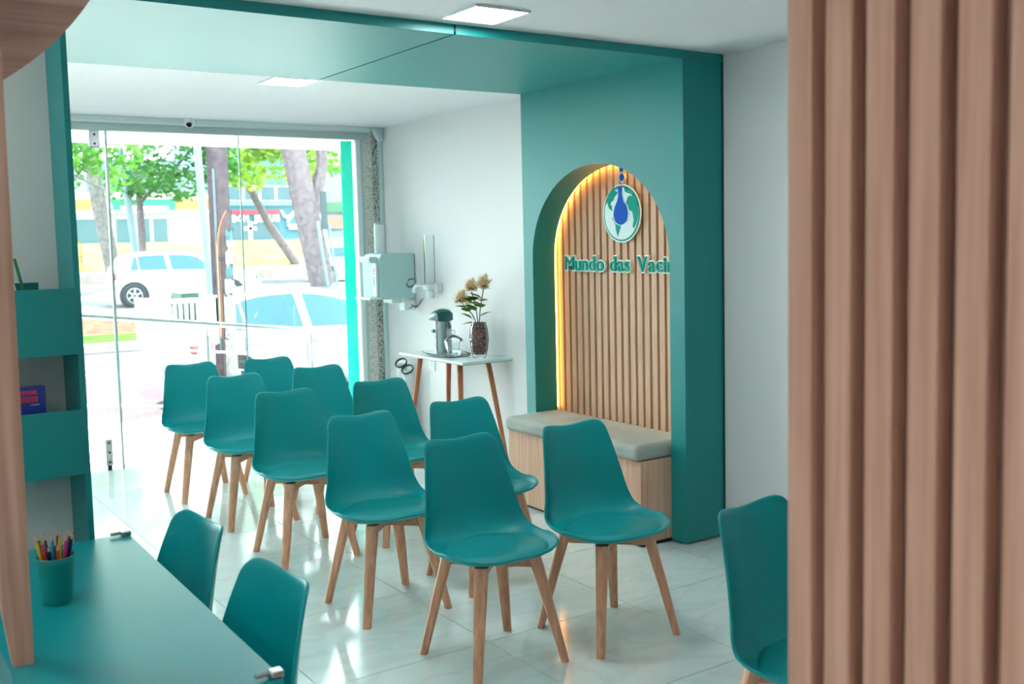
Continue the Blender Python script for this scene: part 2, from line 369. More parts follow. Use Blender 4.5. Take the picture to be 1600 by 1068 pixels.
# ------------------------------------------------------------------ chairs
def chair_shell():
    C = [(-.228,.432),(-.19,.430),(-.12,.424),(-.03,.419),(.06,.422),(.122,.441),(.163,.484),(.186,.545),(.203,.625),(.219,.712),(.236,.79),(.242,.817)]
    W = [.230,.239,.247,.250,.248,.241,.227,.209,.191,.175,.159,.155]
    A = [.034,.034,.035,.037,.043,.052,.062,.066,.062,.052,.041,.036]
    n = len(C); cum = [0]
    for i in range(1, n): cum.append(cum[-1]+math.dist(C[i], C[i-1]))
    Lt = cum[-1]
    def ev(s):
        s = max(0, min(Lt-1e-6, s)); i = max(k for k in range(n) if cum[k] <= s); i = min(i, n-2); t = (s-cum[i])/(cum[i+1]-cum[i])
        def cr(a, b, c, d): return .5*((2*b)+(-a+c)*t+(2*a-5*b+4*c-d)*t*t+(-a+3*b-3*c+d)*t**3)
        g = lambda arr, k: cr(arr[max(i-1,0)], arr[i], arr[i+1], arr[min(i+2,n-1)]) if k is None else cr(arr[max(i-1,0)][k], arr[i][k], arr[i+1][k], arr[min(i+2,n-1)][k])
        return g(C,0), g(C,1), g(W,None), g(A,None)
    def surf(u, s, off=0):
        y, z, w_, a = ev(s); y2, z2, _, _ = ev(s+.004); y1, z1, _, _ = ev(s-.004)
        ty, tz = y2-y1, z2-z1; l = math.hypot(ty, tz) or 1; ny, nz = -tz/l, ty/l
        e = abs(u); back = min(1, max(0, (z-.45)/.15)); d = a*e**(4.2-1.7*back)+off
        sh = w_-.012*e**4*(1-back)
        return (u*sh, y+ny*d, z+nz*d)
    def sf(u): return .185*(1-(1-min(1,abs(u))**2.5)**(1/2.1))
    def st(u):
        e = abs(u); r = 0
        if e > .66: r = .040*(1-math.sqrt(max(0, 1-((e-.66)/.34)**2)))
        return Lt-.016*(math.cos(PI*u)+1)/2-r
    NU, NV = 28, 34; TH = .011
    def fr(t): return t
    inn, out, mid = [], [], []
    us = [math.sin(PI/2*(2*i/NU-1)*.96)/math.sin(PI/2*.96) for i in range(NU+1)]
    for u in us:
        a, b = sf(u), st(u); ri, ro = [], []
        for j in range(NV+1):
            t = j/NV; s_ = a+(b-a)*t
            ef = min(1, (1-t)*NV/1.5, t*NV/1.5+.0) if 0 else 1
            # raised front lip
            lip = .020*(1-.6*abs(u)**2)*math.exp(-(s_-a)/.024)*(1 if t < .4 else 0)
            ri.append(surf(u, s_, lip)); ro.append(surf(u, s_, lip-TH))
        inn.append(ri); out.append(ro)
    b = B(); bm = b.bm
    vi = [[bm.verts.new(p) for p in r] for r in inn]; vo = [[bm.verts.new(p) for p in r] for r in out]
    for i in range(NU):
        for j in range(NV):
            bm.faces.new((vi[i][j], vi[i+1][j], vi[i+1][j+1], vi[i][j+1])); bm.faces.new((vo[i][j], vo[i][j+1], vo[i+1][j+1], vo[i+1][j]))
    def border(g): return [g[i][0] for i in range(NU+1)]+[g[NU][j] for j in range(1, NV+1)]+[g[i][NV] for i in range(NU-1, -1, -1)]+[g[0][j] for j in range(NV-1, 0, -1)]
    bi, bo = border(vi), border(vo); m = len(bi); bmid = []
    cen = Vector((0, .0, .60))
    for k in range(m):
        p = (bi[k].co+bo[k].co)/2
        tan = bi[(k+1) % m].co-bi[k-1].co; nn = (bi[k].co-bo[k].co)
        d = tan.cross(nn); d = d.normalized() if d.length > 1e-9 else Vector((0,0,0))
        bmid.append(bm.verts.new(p+d*.005))
    for k in range(m):
        k2 = (k+1) % m
        bm.faces.new((bi[k], bi[k2], bmid[k2], bmid[k])); bm.faces.new((bmid[k], bmid[k2], bo[k2], bo[k]))
    # cushion follows the seat
    def s_of_y(y):
        lo, hi = 0, cum[5]
        for _ in range(40):
            md = (lo+hi)/2
            if ev(md)[0] < y: lo = md
            else: hi = md
        return lo
    NR, NT = 9, 40; rows = []
    for r in range(NR+1):
        q = (r/NR)**.8; ring = []
        for k in range(NT):
            th = 2*PI*k/NT; c, s_ = math.cos(th), math.sin(th)
            ex = 2/2.35
            x = .200*q*math.copysign(abs(c)**ex, c); y = -.040+q*(.165 if s_ < 0 else .168)*math.copysign(abs(s_)**ex, s_)
            ss = s_of_y(y); u = x/ev(ss)[2]
            px, py, pz = surf(u, ss, .001+.021*(1-q**10))
            ring.append((x, y, pz))
        rows.append(ring)
    base = [(x, y, z-.004) for x, y, z in rows[-1]]
    pb = B(); pb.loft(rows[1:]+[base], cap=False)
    v0 = pb.bm.verts.new((0, rows[0][0][1], sum(p[2] for p in rows[1])/NT)); pb.bm.verts.ensure_lookup_table()
    for k in range(NT): pb.bm.faces.new((pb.bm.verts[k], pb.bm.verts[(k+1) % NT], v0))
    return b, pb
def make_chair():
    t = thing('chair', '', 'chair', (0,0,0))
    sb, pb = chair_shell()
    sb.done('shell', PLASTIC, t, smooth=True, local=True); pb.done('seat_pad', PADM, t, smooth=True, local=True)
    for sx in (-1, 1):
        for sy in (-1, 1):
            rings = []
            for z, d, wt, wr in ((0, .195, .017, .0155), (.20, .158, .0215, .019), (.372, .124, .026, .023), (.405, .117, .0265, .023)):
                ring = []
                for k in range(12):   # rounded outer half, flat inner half
                    a = 2*PI*k/12; ca, sa = math.cos(a), math.sin(a)
                    p = 2/3.2
                    rr = wr*math.copysign(abs(ca)**p, ca); tt = wt*math.copysign(abs(sa)**p, sa)
                    ring.append((sx*(d+(rr-tt)*.7071), sy*(d+(rr+tt)*.7071), z))
                rings.append(ring)
            B().loft(rings).done('leg', LEGW, t, smooth='auto', local=True)
    for s_ in (1, -1):   # crossed rails under the seat
        pts = []
        for d in (-.120, .120):
            pts.append((d, s_*d))
        nrm = Vector((-s_, 1)).normalized()*.012
        a, b2 = Vector(pts[0]), Vector(pts[1])
        z1 = .405 if s_ == 1 else .4035
        B().prism([tuple(a+nrm), tuple(a-nrm), tuple(b2-nrm), tuple(b2+nrm)], 'z', .362, z1).done('cross_rail', LEGWX, t, local=True)
    B().lathe([(.06, .403), (.06, .4085), (.03, .410)], (0,0,0), 20).done('mount', BLACK, t, local=True)
    return t
proto = make_chair()
CH = [(2.070,3.240,0,'teal chair in front, nearest of the left-hand row in the waiting area'),
      (2.585,3.180,0,'teal chair in front of the bench, nearest of the right-hand row'),
      (2.010,4.000,0,'teal chair second from the front in the left-hand row'),
      (2.030,4.945,0,'teal chair in the middle of the left-hand row'),
      (2.045,5.770,0,'teal chair second from the window in the left-hand row'),
      (2.030,6.570,0,'teal chair at the window end of the left-hand row'),
      (2.530,6.500,0,'teal chair at the window end of the right-hand row'),
      (2.590,5.810,0,'teal chair second from the window in the right-hand row'),
      (2.590,4.960,0,'teal chair in the middle of the right-hand row'),
      (2.555,4.050,0,'teal chair beside the bench, second from the front in the right-hand row'),
      (2.213,1.822,.1,'teal chair half hidden behind the wooden slat partition'),
      (.660,2.880,-PI/2+.09,'teal chair at the far end of the teal desk'),
      (.662,2.295,-PI/2+.09,'teal chair at the near end of the teal desk')]
for i, (x, y, rz, lab) in enumerate(CH):
    o = proto if i == 0 else copy_tree(proto)
    o.location = (x, y, 0); o.rotation_euler = (0, 0, rz); o['label'] = lab
    o['group'] = 'teal waiting chairs' if i < 11 else 'chairs at the desk'

# ------------------------------------------------------------------ ceiling panels
def panel(x0, x1, y0, y1, lab):
    t = thing('ceiling_light', lab, 'ceiling light', ((x0+x1)/2, (y0+y1)/2, ZC-.012), 0, 'square ceiling panels')
    f = .008
    b = B(); b.box(x0-f, x1+f, y0-f, y0, ZC-.010, ZC); b.box(x0-f, x1+f, y1, y1+f, ZC-.010, ZC); b.box(x0-f, x0, y0, y1, ZC-.010, ZC); b.box(x1, x1+f, y0, y1, ZC-.010, ZC)
    b.done('frame', WPLA, t)
    bx('diffuser', emit('panel_light', (.92, 1, .99), PANEL), t, x0, x1, y0, y1, ZC-.006, ZC-.001)
panel(2.20, 2.445, 3.45, 3.705, 'square ceiling light just in front of the teal header')
panel(2.17, 2.42, 5.45, 5.70, 'square ceiling light beyond the teal header, near the window')
for k, (x, y) in enumerate(((-.6, .5), (-.45, 2.8), (-1.6, 1.2), (-1.5, -1.3), (.1, -1.5))):  # unseen fill panels, added to brighten the foreground
    panel(x, x+.25, y, y+.25, 'added square fill light '+('left of the camera', 'above the desk', 'nearest the left wall', 'in the back left corner', 'behind the camera')[k]+', out of view')

# ------------------------------------------------------------------ side table and what stands on it
TT = .785
WT = mat('white_tabletop', (224, 232, 230), .12); TLEG = wood('table_leg_wood', (206, 128, 92), (176, 100, 70), 'z', .4)
tb = thing('side_table', 'small white console table with splayed round wooden legs by the wall', 'table', (3.70, 6.20, 0))
B().prism([(3.50,5.765),(3.897,5.765),(3.897,6.645),(3.50,6.645)], 'z', TT-.018, TT-.003).done('tabletop', WT, tb, bevel=.003)
B().prism([(3.50,5.765),(3.897,5.765),(3.897,6.645),(3.50,6.645)], 'z', TT-.003, TT).done('glass_cover', mat('frosted_glass', (214, 230, 228), .06), tb)
bx('edge_band', mat('brown_edge', (120, 84, 74), .5), tb, 3.503, 3.895, 5.768, 6.642, TT-.021, TT-.018)
for x, y, x2, y2 in ((3.56,6.44,3.50,6.56),(3.56,5.90,3.50,5.80),(3.83,6.50,3.86,6.60),(3.83,5.98,3.87,5.80)):
    B().tube([(x2, y2, 0), ((x+x2)/2, (y+y2)/2, TT/2), (x, y, TT-.021)], .013, 14, .021).done('leg', TLEG, tb, smooth='auto')
# tray
ty = thing('tray', 'clear glass tray under the flask and the candy jar', 'tray', (3.66, 6.24, TT))
def tray_ring(k, z): return [(3.66+math.copysign(abs(math.cos(a))**.5, math.cos(a))*(.105+k), 6.24+math.copysign(abs(math.sin(a))**.5, math.sin(a))*(.19+k), z) for a in [2*PI*i/32 for i in range(32)]]
B().loft([tray_ring(0, TT+.001), tray_ring(.014, TT+.018), tray_ring(.010, TT+.018), tray_ring(-.004, TT+.005)]).done('dish', CLEAR, ty, smooth='auto')
# airpot
fl = thing('airpot', 'steel vacuum flask with dark teal pump lid on the tray', 'flask', (3.69, 6.335, TT+.006))
B().lathe([(.058, 0), (.062, .004), (.062, .226), (.056, .233)], fl.location, 32).done('body', STEEL, fl, smooth='auto')
B().lathe([(.061, 0), (.061, .012)], fl.location, 32).done('base_ring', BLACK, fl, smooth='auto')
DTEAL = mat('dark_teal_plastic', (6, 84, 86), .3)
lid = B()
prof = [(-.075,.222),(-.135,.222),(-.140,.236),(-.11,.264),(-.06,.285),(-.01,.296),(.035,.294),(.058,.28),(.062,.222)]
rr_ = []
for k in range(7):
    f = -1+2*k/6; sc = math.sqrt(max(.02, 1-f*f*.94))
    rr_.append([(3.69+f*.062, 6.335-p*(.55+.45*sc), fl.location.z+.230+(q-.222)*1.12*(.6+.4*sc)) for p, q in prof])
lid.loft(rr_).done('pump_lid', DTEAL, fl, smooth='auto')
B().tube([(3.69, 6.335-.052, fl.location.z+.235), (3.69, 6.335-.085, fl.location.z+.215), (3.69, 6.335-.105, fl.location.z+.185), (3.69, 6.335-.092, fl.location.z+.178), (3.69, 6.335-.072, fl.location.z+.205)], .007, 8).done('handle', DTEAL, fl, smooth=True)
disc(.013, 3.69-.0605-.012, 3.69-.052, 6.36, fl.location.z+.155, 20).done('badge', mat('badge_teal', (0, 150, 150), .4), fl)
# candy jar
jr = thing('candy_jar', 'ribbed glass candy jar with knobbed lid on the tray', 'jar', (3.635, 6.10, TT+.006))
rings = []
for r, z in ((.035, 0), (.04, .004), (.052, .05), (.064, .10), (.066, .104), (.060, .104), (.048, .05), (.034, .010)):
    rings.append([(jr.location.x+(r*(1+.035*(k % 2)))*math.cos(2*PI*k/32), jr.location.y+(r*(1+.035*(k % 2)))*math.sin(2*PI*k/32), jr.location.z+z) for k in range(32)])
B().loft(rings).done('bowl', CLEARJ, jr)
B().lathe([(.064, .106), (.060, .118), (.03, .138), (.010, .146), (.008, .155), (.015, .165), (.015, .172), (.007, .180)], jr.location, 28)  .done('lid', CLEARJ, jr, smooth='auto')
# vase and flowers
vz = Vector((3.72, 5.905, TT))
va = thing('vase', 'barrel-shaped glass vase filled with reddish pebbles on the side table', 'vase', vz)
B().lathe([(.035, .001), (.041, .004), (.058, .06), (.066, .13), (.060, .20), (.046, .245), (.043, .245), (.057, .20), (.063, .13), (.055, .06), (.038, .022)], vz, 28).done('glass', CLEAR, va, smooth='auto')
PEB = speckle('vase_pebbles', (176, 128, 126), (70, 36, 40), 110, .7)
pv, pf = [], []; rnd = random.Random(3)
def vr(z): 
    T = [(.026,.044),(.06,.053),(.13,.061),(.20,.055),(.243,.042)]
    for (a, ra), (b2, rb) in zip(T, T[1:]):
        if z <= b2: return ra+(rb-ra)*(z-a)/(b2-a)
    return .042
for k in range(650):
    z = .028+.212*rnd.random(); a = rnd.random()*2*PI; r = vr(z)-.006 if k < 560 else (vr(z)-.006)*rnd.random()
    if k >= 560: z = .238
    c = vz+Vector((r*math.cos(a), r*math.sin(a), z)); q = .0055+.003*rnd.random(); i0 = len(pv)
    for d in ((1,0,0),(0,1,0),(-1,0,0),(0,-1,0),(0,0,1),(0,0,-1)): pv.append(tuple(c+Vector(d)*q*(.7+.5*rnd.random())-vz))
    pf += [(i0+i, i0+(i+1) % 4, i0+4) for i in range(4)]+[(i0+(i+1) % 4, i0+i, i0+5) for i in range(4)]
me = bpy.data.meshes.new('pebbles'); me.from_pydata(pv, [], pf); me.materials.append(PEB)
o = bpy.data.objects.new('pebbles', me); COL.objects.link(o); o.parent = va; o['kind'] = 'stuff'
B().lathe([(.036, .027), (.046, .06), (.053, .13), (.047, .20), (.036, .236)], vz, 20).done('pebble_core', PEB, va)
LEAF = mat('flower_leaf', (110, 128, 44), .5, var=.25, vscale=20); PET = mat('cream_petal', (236, 208, 168), .6, var=.15, vscale=60); PETC = mat('petal_centre', (168, 110, 76), .7); STEM = mat('flower_stem_green', (70, 92, 60), .6)
def leaf(b, base, d, L_, wd):
    d = Vector(d).normalized(); sd = d.cross(Vector((0,0,1))).normalized()*wd; up = sd.cross(d).normalized()
    P = [Vector(base)+d*L_*t-Vector((0,0,1))*L_*.25*t*t for t in (0, .3, .65, 1)]; ws = (.15, 1, .75, .02)
    vs = []
    for p, q in zip(P, ws): vs += [tuple(p-sd*q), tuple(p+up*wd*.3*q), tuple(p+sd*q)]
    fs = []
    for k in range(3): fs += [(3*k, 3*k+1, 3*k+4, 3*k+3), (3*k+1, 3*k+2, 3*k+5, 3*k+4)]
    b.faces(vs, fs)
def flower(head, rad, lab, leaves):
    t = thing('flower', lab, 'flower', tuple(vz+Vector((0, 0, .20))), 0, 'dried flowers in the vase'); h = Vector(head)
    base = vz+Vector((0, 0, .20)); midp = (base+h)/2+Vector((0, 0, .0)); midp.x = (base.x*1.3+h.x*.7)/2; midp.y = (base.y*1.3+h.y*.7)/2
    B().tube([base, midp, h-Vector((0,0,.01))], .0035, 7).done('stem', STEM, t, smooth=True)
    b = B(); r = random.Random(int(rad*1e4)+int(head[2]*1000))
    for k in range(170):
        az = r.random()*2*PI; el = -.5+1.9*r.random(); d = Vector((math.cos(az)*math.cos(el), math.sin(az)*math.cos(el), math.sin(el)))
        sd = d.cross(Vector((.3,.2,1))).normalized()*.0036; L_ = rad*(.85+.3*r.random()); tip = h+d*L_+Vector((0,0,.25*rad)); m2 = h+d*L_*.6
        b.faces([tuple(h+d*rad*.2-sd), tuple(h+d*rad*.2+sd), tuple(m2+sd*1.3), tuple(tip), tuple(m2-sd*1.3)], [(0,1,2,3,4)])
    b.done('petals', PET, t)
    B().lathe([(0, -.014), (.016, -.008), (.02, .006), (.012, .014), (0, .016)], h, 12).done('flower_centre', PETC, t, smooth=True)
    for bp, d, L_, wd in leaves:
        b = B(); leaf(b, base+(h-base)*bp, d, L_*1.5, wd*1.9); b.done('leaf', LEAF, t, smooth=True)
flower((3.69, 6.075, 1.170), .068, 'lowest cream dried flower, leaning left out of the vase', [(.35, (-.5,.4,.5), .07, .018), (.6, (-.6,-.5,.5), .08, .02), (.75, (-.3,.5,.2), .06, .017), (.2, (-.6,.5,.1), .065, .017)])
flower((3.70, 5.955, 1.255), .062, 'cream dried flower in the middle of the vase', [(.45, (-.7,-.3,.6), .09, .022), (.6, (-.6,.5,.7), .085, .022), (.7, (-.5,-.7,.5), .09, .022), (.5, (-.3,.8,.4), .07, .018), (.78, (-.4,.6,.1), .07, .02)])
flower((3.73, 5.845, 1.275), .070, 'tallest cream dried flower, at the right of the vase', [(.5, (-.6,-.6,.5), .085, .022), (.3, (.2,-.9,.5), .09, .012), (.65, (-.3,-.8,.3), .08, .02), (.7, (-.6,.4,.5), .08, .02), (.58, (-.7,.2,.2), .09, .022)])

# ------------------------------------------------------------------ on the wall by the window
PAQ = mat('pale_aqua_plastic', (176, 208, 208), .35); PAQ2 = mat('aqua_recess', (160, 200, 202), .35)
pu = thing('water_purifier', 'pale aqua wall-mounted water purifier beside the granite pier', 'purifier', (3.75, 7.25, 1.14))
pp = [(3.905,1.140),(3.905,1.490),(3.66,1.496),(3.625,1.488),(3.605,1.46),(3.600,1.445),(3.600,1.150),(3.62,1.140)]
B().prism(pp, 'y', 7.112, 7.40).done('body', PAQ, pu, bevel=.010, seg=3)
bx('front_visor', PAQ, pu, 3.53, 3.602, 7.135, 7.38, 1.425, 1.47, bevel=.012)
bx('niche_back', PAQ2, pu, 3.592, 3.602, 7.13, 7.385, 1.16, 1.43)
bx('label_panel', WPLA, pu, 3.575, 3.592, 7.125, 7.19, 1.165, 1.42, bevel=.004)
b0 = bx('sticker', mat('sticker_blue', (70, 170, 200), .4), pu, 3.5738, 3.5752, 7.150, 7.172, 1.24, 1.32)
for k, c in enumerate(((70, 90, 170), (190, 80, 130), (60, 160, 200), (110, 90, 170), (60, 120, 190), (170, 90, 150))):
    bx('icon', mat('icon_%d' % k, c, .4), pu, 3.5738, 3.5752, 7.148+.014*(k % 2), 7.159+.014*(k % 2), 1.335+.017*(k//2), 1.348+.017*(k//2))
bx('drip_tray', WPLA, pu, 3.52, 3.60, 7.13, 7.385, 1.142, 1.158, bevel=.004)
bx('mount_block', WPLA, pu, 3.72, 3.80, 7.15, 7.30, 1.105, 1.140, bevel=.006)
B().tube([(3.89, 7.108, 1.24), (3.85, 7.104, 1.225), (3.825, 7.104, 1.25), (3.845, 7.104, 1.285), (3.89, 7.106, 1.29)], .0035, 7).done('power_lead', BLACK, pu, smooth=True)
ad = thing('power_adapter', 'white power adapter with dark wires hanging under the purifier', 'adapter', (3.86, 7.18, 1.05))
bx('adapter_body', WPLA, ad, 3.80, 3.905, 7.10, 7.19, 1.045, 1.12, bevel=.012)
for k, pth in enumerate(([(3.86,7.10,1.09),(3.86,7.03,1.075),(3.88,7.0,1.10),(3.905,6.985,1.145)], [(3.84,7.10,1.06),(3.85,7.05,1.085),(3.87,7.02,1.078),(3.90,7.01,1.14)])):
    B().tube(pth, .003, 6).done('wire', BLACK, ad, smooth=True)
ro = thing('paper_tube', 'white tube standing on top of the water purifier', 'tube', (3.72, 7.33, 1.49))
B().lathe([(.042, 0), (.042, .235), (.038, .235), (.038, .02)], ro.location, 28).done('tube', WPLA, ro, smooth='auto')
B().lathe([(.0425, .226), (.0435, .230), (.0435, .238), (.0395, .238)], ro.location, 28).done('rim', PAQ, ro, smooth='auto')
cu = thing('cup_dispenser', 'clear tube cup dispenser with white bracket on the wall', 'dispenser', (3.85, 6.78, 1.15))
B().lathe([(.040, .10), (.040, .475), (.037, .475), (.037, .10)], cu.location, 24).done('tube', CLEAR, cu, smooth='auto')
B().lathe([(.031, .0), (.036, .06), (.040, .10), (.034, .10), (.029, .0)], cu.location, 24).done('paper_cup', mat('cup_white', (224, 234, 234), .5), cu, smooth='auto')
B().lathe([(.042, .065), (.056, .07), (.056, .10), (.042, .105)], cu.location, 28).done('collar', WPLA, cu, smooth='auto')
bx('bracket', WPLA, cu, 3.86, 3.912, 6.70, 6.86, 1.205, 1.265, bevel=.008)
B().tube([(3.82, 6.83, 1.245), (3.80, 6.89, 1.252), (3.80, 6.925, 1.225), (3.81, 6.945, 1.20)], .014, 8, .02).done('lever', WPLA, cu, smooth=True)
so_ = thing('wall_socket', 'white power socket on the wall behind the side table', 'socket', (3.91, 6.89, .58))
bx('plate', WPLA, so_, 3.905, 3.913, 6.845, 6.925, .59, .71, bevel=.003)
for zz in (.635, .66): B().lathe([(.005, 0), (.005, .002)], (0,0,0), 8).done('hole', BLACK, so_, local=True).matrix_local = Matrix.Translation(Vector((3.9045, 6.885, zz))-so_.location) @ Matrix.Rotation(PI/2, 4, 'Y')
for k, (yy, zt, lab) in enumerate(((7.236, .617, 'taller white paper tube with dark rim leaning by the pier'), (7.134, .575, 'shorter white paper tube with dark rim leaning by the pier'))):
    t = thing('poster_tube', lab, 'tube', (3.84, yy, 0), 0, 'tubes leaning by the wall')
    tl = Vector((3.83, yy, zt)); bo_ = Vector((3.84, yy-.01, .001))
    B().tube([bo_, tl], .040, 20).done('tube', mat('tube_white', (220, 228, 228), .5, var=.08, vscale=30), t, smooth='auto')
    rim = B(); q = Vector((-.55, -.35, .75)).normalized(); u = q.cross(Vector((0,0,1))).normalized(); v = q.cross(u); c = tl+q*.012
    rim.loft([[tuple(c+(r*math.cos(a)*u+r*math.sin(a)*v)+q*h) for a in [2*PI*i/28 for i in range(28)]] for r, h in ((.049, -.008), (.052, 0), (.049, .008), (.042, .006), (.041, -.006))], cap=False).done('rim', mat('rim_dark_green', (16, 62, 60), .4), t, smooth=True)
al = thing('alarm_sensor', 'small white alarm sensor in the upper corner above the pier', 'sensor', (3.86, 7.58, 2.38))
b = B(); rs = []
for z, wx, wy in ((2.385, .018, .018), (2.40, .030, .024), (2.485, .034, .026), (2.494, .024, .018)):
    rs.append([(3.86+wx*math.copysign(abs(math.cos(a))**.6, math.cos(a))+(2.44-z)*.25, 7.575+wy*math.copysign(abs(math.sin(a))**.6, math.sin(a))-(2.44-z)*.3, z) for a in [2*PI*i/20 for i in range(20)]])
b.loft(rs).done('case', mat('sensor_white', (206, 222, 226), .4), al, smooth='auto')
bx('bracket', WPLA, al, 3.875, 3.912, 7.575, 7.60, 2.44, 2.49)
dc = thing('dome_camera', 'small white dome security camera on the window track', 'camera', (2.345, 7.56, 2.45))
B().lathe([(.040, .047), (.042, .02), (.036, 0), (.022, -.014), (.01, -.018)], dc.location, 24).done('housing', WPLA, dc, smooth='auto')
ey = B().lathe([(.0, 0), (.010, -.003), (.020, -.012), (.022, -.022)], (0,0,0), 20).done('lens', BLACK, dc, smooth=True, local=True)
ey.matrix_local = Matrix.Translation((-.010, -.024, .004)) @ Vector((-.35, -.75, -.35)).to_track_quat('Z', 'Y').to_matrix().to_4x4() @ Matrix.Translation((0, 0, .018))

# ------------------------------------------------------------------ kiosk on the left: desk, book rack, post, disc
DZ = .75
dk = thing('desk', 'teal laminate desk in the left foreground', 'desk', (.45, 2.5, 0))
B().prism([(.735,3.145),(.717,1.885),(.225,1.875),(.262,2.05),(.285,2.25),(.285,3.145)], 'z', DZ-.028, DZ).done('desktop', TEALD, dk, bevel=.002)
bx('side_panel', TEALD, dk, .32, .44, 3.09, 3.115, 0, DZ-.028)
bx('modesty_panel', TEALD, dk, .30, .325, 1.95, 3.09, .0, DZ-.028)
for nm, c, d, lab in (('corner_clip', (.723, 3.125, DZ), -1, 'small steel corner clip at the far corner of the desk'), ('corner_clip', (.708, 1.905, DZ), 1, 'small steel corner clip at the near corner of the desk')):
    t = thing(nm, lab, 'clip', c, 0, 'desk corner clips')
    bx('jaw', STEEL, t, c[0]-.014, c[0]+.014, c[1]-.014, c[1]+.014, DZ, DZ+.014, bevel=.003)
    B().tube([(c[0]-.012, c[1], DZ+.009), (c[0]-.042, c[1], DZ+.009)], .0048, 8).done('pin', STEEL, t, smooth='auto')
part = struct(bx('wall_partition', mat('partition_paint', (204, 214, 212), .6), None, XL, .655, 3.385, 3.46, 0, ZC))
rk = thing('book_rack', 'teal wall rack with front lips for books beyond the desk', 'book rack', (.40, 3.27, .80))
bx('side_panel', TEAL, rk, .629, .645, 3.162, 3.384, 0, ZC-.002)
for zb, zt in ((1.291, 1.481), (.941, 1.130)):
    bx('front_lip', TEAL, rk, .07, .6285, 3.160, 3.174, zb, zt)
    bx('shelf', TEAL, rk, .07, .6285, 3.174, 3.383, zb, zb+.014)
def book(name, lab, x0, x1, y0, y1, z0, z1, m, lean=0):
    t = thing(name, lab, 'book', ((x0+x1)/2, (y0+y1)/2, z0), 0)
    a = bx('cover', m, t, x0, x1, y0, y0+.002, z0, z1); bx('cover', m, t, x0, x1, y1-.002, y1, z0, z1)
    bx('pages', mat('book_pages', (236, 236, 228), .7), t, x0, x1-.002, y0+.002, y1-.002, z0+.002, z1-.002)
    t.rotation_euler = (lean, 0, 0)
    return t
bk = book('book', 'blue book with red title standing in the lower rack pocket', .40, .548, 3.235, 3.262, .957, 1.20, mat('book_blue', (34, 60, 160), .35))
RED = mat('title_red', (214, 60, 84), .4)
for k, (a, b2, z0, z1) in enumerate(((.475, .527, 1.178, 1.190), (.478, .529, 1.155, 1.172))):
    for q in range(5): bx('title', RED, bk, a+q*(b2-a)/5, a+(q+.82)*(b2-a)/5, 3.2338, 3.2352, z0, z1)
bx('subtitle', mat('title_grey', (150, 160, 190), .4), bk, .508, .530, 3.2338, 3.2352, 1.145, 1.150)
wb = book('book', 'white book with green edge leaning in the upper rack pocket', .40, .54, 3.235, 3.250, 1.307, 1.56, mat('book_white', (222, 230, 228), .4)); wb.rotation_euler = (0, -.20, 0); wb.location.x -= .022; wb.location.z += .016
bx('spine_band', mat('book_green', (40, 120, 70), .5), wb, .534, .5405, 3.2342, 3.2508, 1.308, 1.556)
book('book', 'thin teal booklet behind the white book in the upper pocket', .44, .558, 3.30, 3.308, 1.307, 1.497, mat('book_teal', (0, 104, 108), .4))
ps = tag(B().prism([(.294,DZ),(.333,DZ),(.348,ZC-.002),(.10,ZC-.002),(.278,.885)], 'y', 2.272, 2.305).done('kiosk_post', POSTW, None), 'tapered walnut-look post standing on the desk at the left edge', 'post')
DY = 2.50
dpts = [(.031+.637*math.cos(a), 2.497+.637*math.sin(a)) for a in [PI+PI*k/60 for k in range(61)]]
dsc = tag(B().prism([(x, min(z, ZC-.002)) for x, z in dpts], 'y', DY, DY+.03).done('round_valance', DISCW, None), 'round walnut-look panel hanging from the ceiling at top left', 'panel')
# pencil cup
pc = Vector((.447, 2.640, DZ))
ct = thing('pencil_cup', 'teal tapered cup of coloured pencils on the desk', 'cup', pc)
CUPM = mat('teal_cup_plastic', (0, 140, 136), .4)
B().lathe([(.0325, .0), (.0345, .002), (.0425, .098), (.0435, .1), (.0435, .112), (.0415, .112), (.0405, .1), (.033, .006)], pc, 32).done('cup', CUPM, ct, smooth='auto')
B().lathe([(.0430, .099), (.0441, .1), (.0441, .1125), (.0428, .1135)], pc, 32, cap=False).done('rim', CUPM, ct, smooth='auto')
pcs = [((236,190,20),'yellow'),((220,50,60),'red'),((20,20,40),'black'),((40,150,210),'sky blue'),((220,80,40),'orange'),((30,30,60),'dark navy'),((240,200,0),'bright yellow'),((220,40,120),'magenta'),((200,30,90),'crimson'),((60,30,120),'violet'),((30,40,90),'navy'),((90,40,40),'maroon'),((30,110,60),'green'),((60,40,80),'plum')]
posn = [(-.033,-.006),(-.025,-.018),(-.016,-.022),(-.006,-.010),(.002,-.024),(.0,.010),(.008,-.010),(.017,-.022),(.021,-.008),(.030,.006),(.029,-.014),(.010,.022),(-.026,.012),(-.016,.002)]   # where each pencil crosses the rim
PWD = mat('pencil_wood', (216, 170, 128), .6)
for (c, nm), (dx, dy) in zip(pcs, posn):
    L_ = .162 if nm not in ('orange', 'black', 'dark navy') else .142
    t = thing('pencil', nm+' coloured pencil standing in the teal cup', 'pencil', tuple(pc+Vector((dx*.4, dy*.4, .008))), 0, 'coloured pencils')
    m_ = mat('pencil_'+nm.replace(' ', '_'), c, .35)
    B().lathe([(.0036, 0), (.0036, L_-.016)], (0,0,0), 6).done('barrel', m_, t, local=True)
    B().lathe([(.0036, L_-.016), (.0013, L_-.004)], (0,0,0), 6).done('sharpened_tip', PWD, t, local=True)
    B().lathe([(.0013, L_-.004), (.0003, L_)], (0,0,0), 6).done('lead', m_, t, local=True)
    t.rotation_euler = Vector((dx*.6, dy*.6, .104)).to_track_quat('Z', 'Y').to_euler()

